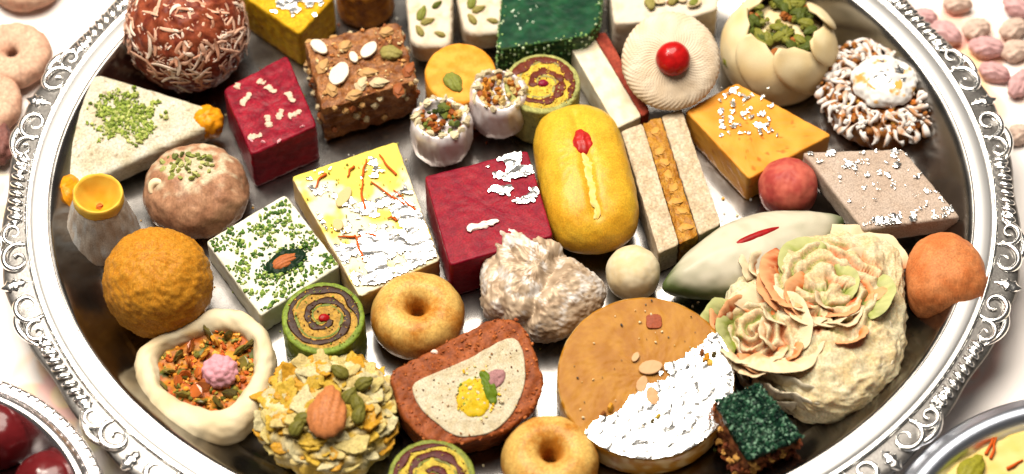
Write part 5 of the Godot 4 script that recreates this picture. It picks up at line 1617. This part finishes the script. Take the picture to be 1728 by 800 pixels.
func build_flake_cluster() -> void:
	var o := thing("flake_cluster", "crisp cup of pale yellow flakes crowned with a whole almond and pistachios", "sweet", Vector3(-75.8, 17, 88.7) * Vector3(1, 0, 1) + Vector3(0, 4, 0))
	var pale := func(p: Vector3, _n: Vector3) -> Color: return tone(252, 234, 180).lerp(tone(248, 206, 92), clampf(0.45 + 1.1 * fb(p, 0.13, 3), 0, 1))
	part(o, "cup", blob(ellipse(29, 29, 40), 25, {"n": 150, "m": 60, "e": 2.8, "rough": 1.3, "freq": 0.14, "base": 0.9, "col": pale, "disp": func(p: Vector3, n: Vector3) -> float: return 0.9 * sin(atan2(p.z, p.x) * 14) * smoothstep(0.6, 0.0, n.y) + 0.8 * cb(p, 0.2)}), M(Color.WHITE, 0.5, "grain", 16, 0.3))
	var kinds := [M(tone(255, 232, 150), 0.5, "grain", 12, 0.1, "", {"backlight_enabled": true, "backlight": Color(0.6, 0.48, 0.26)}), M(tone(250, 206, 78), 0.45, "grain", 12, 0.1, "", {"backlight_enabled": true, "backlight": Color(0.6, 0.48, 0.26)}), M(tone(255, 240, 184), 0.5, "grain", 12, 0.1, "", {"backlight_enabled": true, "backlight": Color(0.6, 0.48, 0.26)}), M(tone(250, 186, 60), 0.4, "grain", 12, 0.1, "", {"backlight_enabled": true, "backlight": Color(0.6, 0.48, 0.26)}), M(tone(252, 226, 150), 0.5, "grain", 12, 0.1, "", {"backlight_enabled": true, "backlight": Color(0.6, 0.48, 0.26)})]
	for i in 170:
		var a := rng.randf() * TAU
		var r := 29.0 * sqrt(rng.randf())
		var y := 24.0 * pow(maxf(1 - pow(r / 30.5, 3.2), 0.0), 0.5) + rng.randf_range(0.2, 2.2)
		var s := rng.randf_range(7.0, 15.0)
		part(o, "flake", chip(i % 7), kinds[rng.randi() % 5], Vector3(cos(a) * r, y, sin(a) * r), Vector3(rng.randf_range(-24, 24), rng.randf() * 360, rng.randf_range(-24, 24)), Vector3(s, s * 0.65, s * rng.randf_range(0.7, 1.0)) * 0.1)
	part(o, "almond", kernel("almond"), M(tone(222, 140, 84), 0.42, "grain", 10, 0.15), Vector3(-75.3, 34, 96.1) * Vector3(1, 0, 1) - Vector3(-75.8, 17, 88.7) * Vector3(1, 0, 1) + Vector3(0, 26.0, 0), Vector3(0, 84, 6), Vector3(1.72, 1.4, 1.75))
	for q in [[9, -1, 60], [12, 3, 110], [-9, 10, 20], [15, -7, 30], [4, -12, 150], [13, 8, 80], [-12, 14, 60]]:
		part(o, "pistachio", kernel("pistachio"), [M(tone(128, 122, 52), 0.45, "grain", 8, 0.1), M(tone(156, 148, 70), 0.45, "grain", 8, 0.1)][int(q[2]) % 2], Vector3(q[0], 26.4, q[1]), Vector3(10, q[2], 10), Vector3(0.62, 0.9, 0.9))


func build_flaky_pastry() -> void:
	var at := Vector3(129.2, 17, 48.8) * Vector3(1, 0, 1) + Vector3(0, 4, 0)
	var o := thing("flaky_pastry", "large cream flaky pastry with swirls of orange and green leaves on its top", "pastry", at)
	var rose: Vector3 = Vector3(133.7, 34, 32.4) - at
	var bud: Vector3 = Vector3(102, 32, 55.6) - at
	# how far up a fold of the swirl this place lies: x 0 in the valleys, 1 on the crests; y how strongly the swirl shows here
	var fold := func(p: Vector3) -> Vector2:
		var a := Vector2(p.x - rose.x, p.z - rose.z)
		var b := Vector2(p.x - bud.x, p.z - bud.z)
		var near := a if a.length() < b.length() * 1.75 else b
		var reach := 31.0 if near == a else 20.0
		var r := near.length()
		var phase := r * (0.42 if near == a else 0.5) - near.angle() * 1.0 + 2.6 * fb(p * Vector3(1, 0, 1), 0.045, 4) + 0.9 * fb(p * Vector3(1, 0, 1), 0.14, 5)
		return Vector2(absf(sin(phase)), smoothstep(reach, reach * 0.6, r))
	var cream := func(p: Vector3, n: Vector3) -> Color:
		var f: Vector2 = fold.call(p)
		var c := tone(255, 240, 200).lerp(tone(250, 222, 166), clampf(0.45 + 0.7 * fb(p, 0.09, 3) + 0.35 * fb(p, 0.35, 4), 0, 1))
		var tint := tone(244, 146, 92) if fb(p, 0.035, 9) + 0.25 * fb(p, 0.15, 2) > 0.0 else tone(160, 178, 80)
		c = c.lerp(tone(252, 196, 150), f.y * 0.75 * smoothstep(1.15, 0.2, f.x))
		return c.lerp(tint, f.y * smoothstep(0.7, 0.2, f.x) * 0.9)
	var crinkle := func(p: Vector3, n: Vector3) -> float:
		var f: Vector2 = fold.call(p)
		return 1.2 - 2.4 * absf(fb(p, 0.05, 5)) - 1.4 * absf(fb(p * Vector3(1, 2.2, 1), 0.075, 6)) - 0.7 * absf(fb(p * Vector3(1, 2.5, 1), 0.17, 7)) + f.y * clampf(n.y * 1.5, 0, 1) * 4.6 * (pow(f.x, 0.8) - 0.6)
	var line: Array = [-41, -16.3, -28.6, -30.7, -15.9, -47.2, 5.4, -50.3, 22.4, -50.3, 39, -45.3, 38.9, -8.7, 35.1, 19, 20.9, 34.7, 4.4, 41, -9.5, 39.3, -21, 24.8, -35.8, 13.1, -41.9, 4.2]
	part(o, "pastry_body", blob(line, 27.5, {"r": 12, "n": 230, "m": 110, "e": 3.0, "rough": 0.5, "base": 0.8, "disp": crinkle, "col": cream}), M(Color.WHITE, 0.5, "grain", 18, 0.16, "", {"subsurf_scatter_enabled": true, "subsurf_scatter_strength": 0.12}))
	var orange := tone(244, 136, 70)
	var pale := tone(254, 232, 190)
	var blush := tone(252, 182, 128)
	var moss := tone(150, 164, 66)
	var moss_pale := tone(206, 208, 140)
	var deep := tone(210, 88, 46)
	# [centre, radius, from, to in degrees, height, foot height, lean, inner colour, edge colour]
	var curls := []
	# loose folded leaves over the top: orange and peach round the swirls, green between them
	for k in 46:
		var near: Vector3 = rose if k % 5 < 3 else bud
		var reach := 25.0 if k % 5 < 3 else 9.5
		var c := near + Vector3(rng.randf_range(-1, 1), 0, rng.randf_range(-1, 1)) * reach
		var rn := clampf(Vector2(c.x / 40.0, c.z / 37.0).length(), 0, 0.98)
		var top := 12.0 + 15.0 * pow(1.0 - pow(rn, 3.0), 0.34)
		var a := rad_to_deg(atan2(c.z - near.z, c.x - near.x)) + rng.randf_range(-50, 50)
		var span := rng.randf_range(70, 150)
		var kind: Array = [[orange, pale], [orange, blush], [blush, pale], [deep, blush], [blush, pale], [orange, blush], [pale, pale], [moss, moss_pale], [blush, pale]][k % 9]
		curls.append([c, rng.randf_range(4, 11), a - span * 0.5, a + span * 0.5, rng.randf_range(5, 7.5), top + 0.5, rng.randf_range(2.0, 4.5), kind[0], kind[1]])
	# ragged layers down the flank
	for k in 34:
		var a := rng.randf_range(-35, 200)
		var up := rng.randf_range(5, 22)
		var out := 37.0 * pow(maxf(1.0 - pow(absf(up - 13.0) / 14.5, 3.0), 0.02), 0.34) - 1.4
		curls.append([Vector3(-0.5, 0, -1.0), out, a, a + rng.randf_range(18, 46), rng.randf_range(4.5, 7), up, 1.4 - up * 0.07, tone(252, 232, 190), tone(255, 242, 212)])
	for c in curls:
		curl(o, c[0], c[1], c[2], c[3], c[4], c[5], c[6], c[7], c[8])


# a thin leaf of pastry standing along an arc, leaning outwards, ragged at its edge
func curl(o: Node3D, c: Vector3, r: float, from: float, to: float, h: float, foot: float, lean: float, inside: Color, edge: Color) -> void:
	var sd := rng.randf_range(0, 50)
	c += Vector3(rng.randf_range(-2.6, 2.6), rng.randf_range(-1, 1), rng.randf_range(-2.6, 2.6))
	h *= rng.randf_range(0.85, 1.2)
	lean *= rng.randf_range(1.0, 2.6)
	r += rng.randf_range(-1.2, 1.2)
	from += rng.randf_range(-25, 25)
	to += rng.randf_range(-25, 25)
	var n := maxi(12, int((to - from) * r * 0.022))
	var rows := []
	for i in n + 1:
		var q := float(i) / n
		var a := deg_to_rad(lerpf(from, to, q))
		var row := PackedVector3Array()
		var tall := h * (0.35 + 0.65 * pow(sin(PI * clampf(q * 0.94 + 0.03, 0, 1)), 0.5)) + 1.6 * fb(Vector3(q * 4, sd, 0), 0.7)
		for j in 8:
			var t := j / 7.0
			var rr := r + lean * t * t + 2.0 * fb(Vector3(cos(a) * r, t * 3, sin(a) * r), 0.08, sd) + t * 0.5 * fb(Vector3(q * 9, t * 2, sd), 0.6)
			row.append(Vector3(c.x + cos(a) * rr, foot - 4 + (tall + 0.5) * t, c.z + sin(a) * rr))
		rows.append(row)
	var col := func(p: Vector3, _n: Vector3) -> Color:
		var t := clampf((p.y - foot + 3.0) / h, 0, 1)
		return inside.lerp(edge, smoothstep(0.15, 0.75, t + 0.35 * fb(p, 0.3, sd))) * (1.0 + 0.12 * fb(p, 0.5, sd))
	part(o, "pastry_leaf", sheet(rows, 0.9, func(p: Vector3, _n: Vector3) -> float: return 0.3 * fb(p, 0.4, sd), col), M(Color.WHITE, 0.48, "fine", 14, 0.1, "grain", {"backlight_enabled": true, "backlight": Color(0.35, 0.28, 0.2)}))
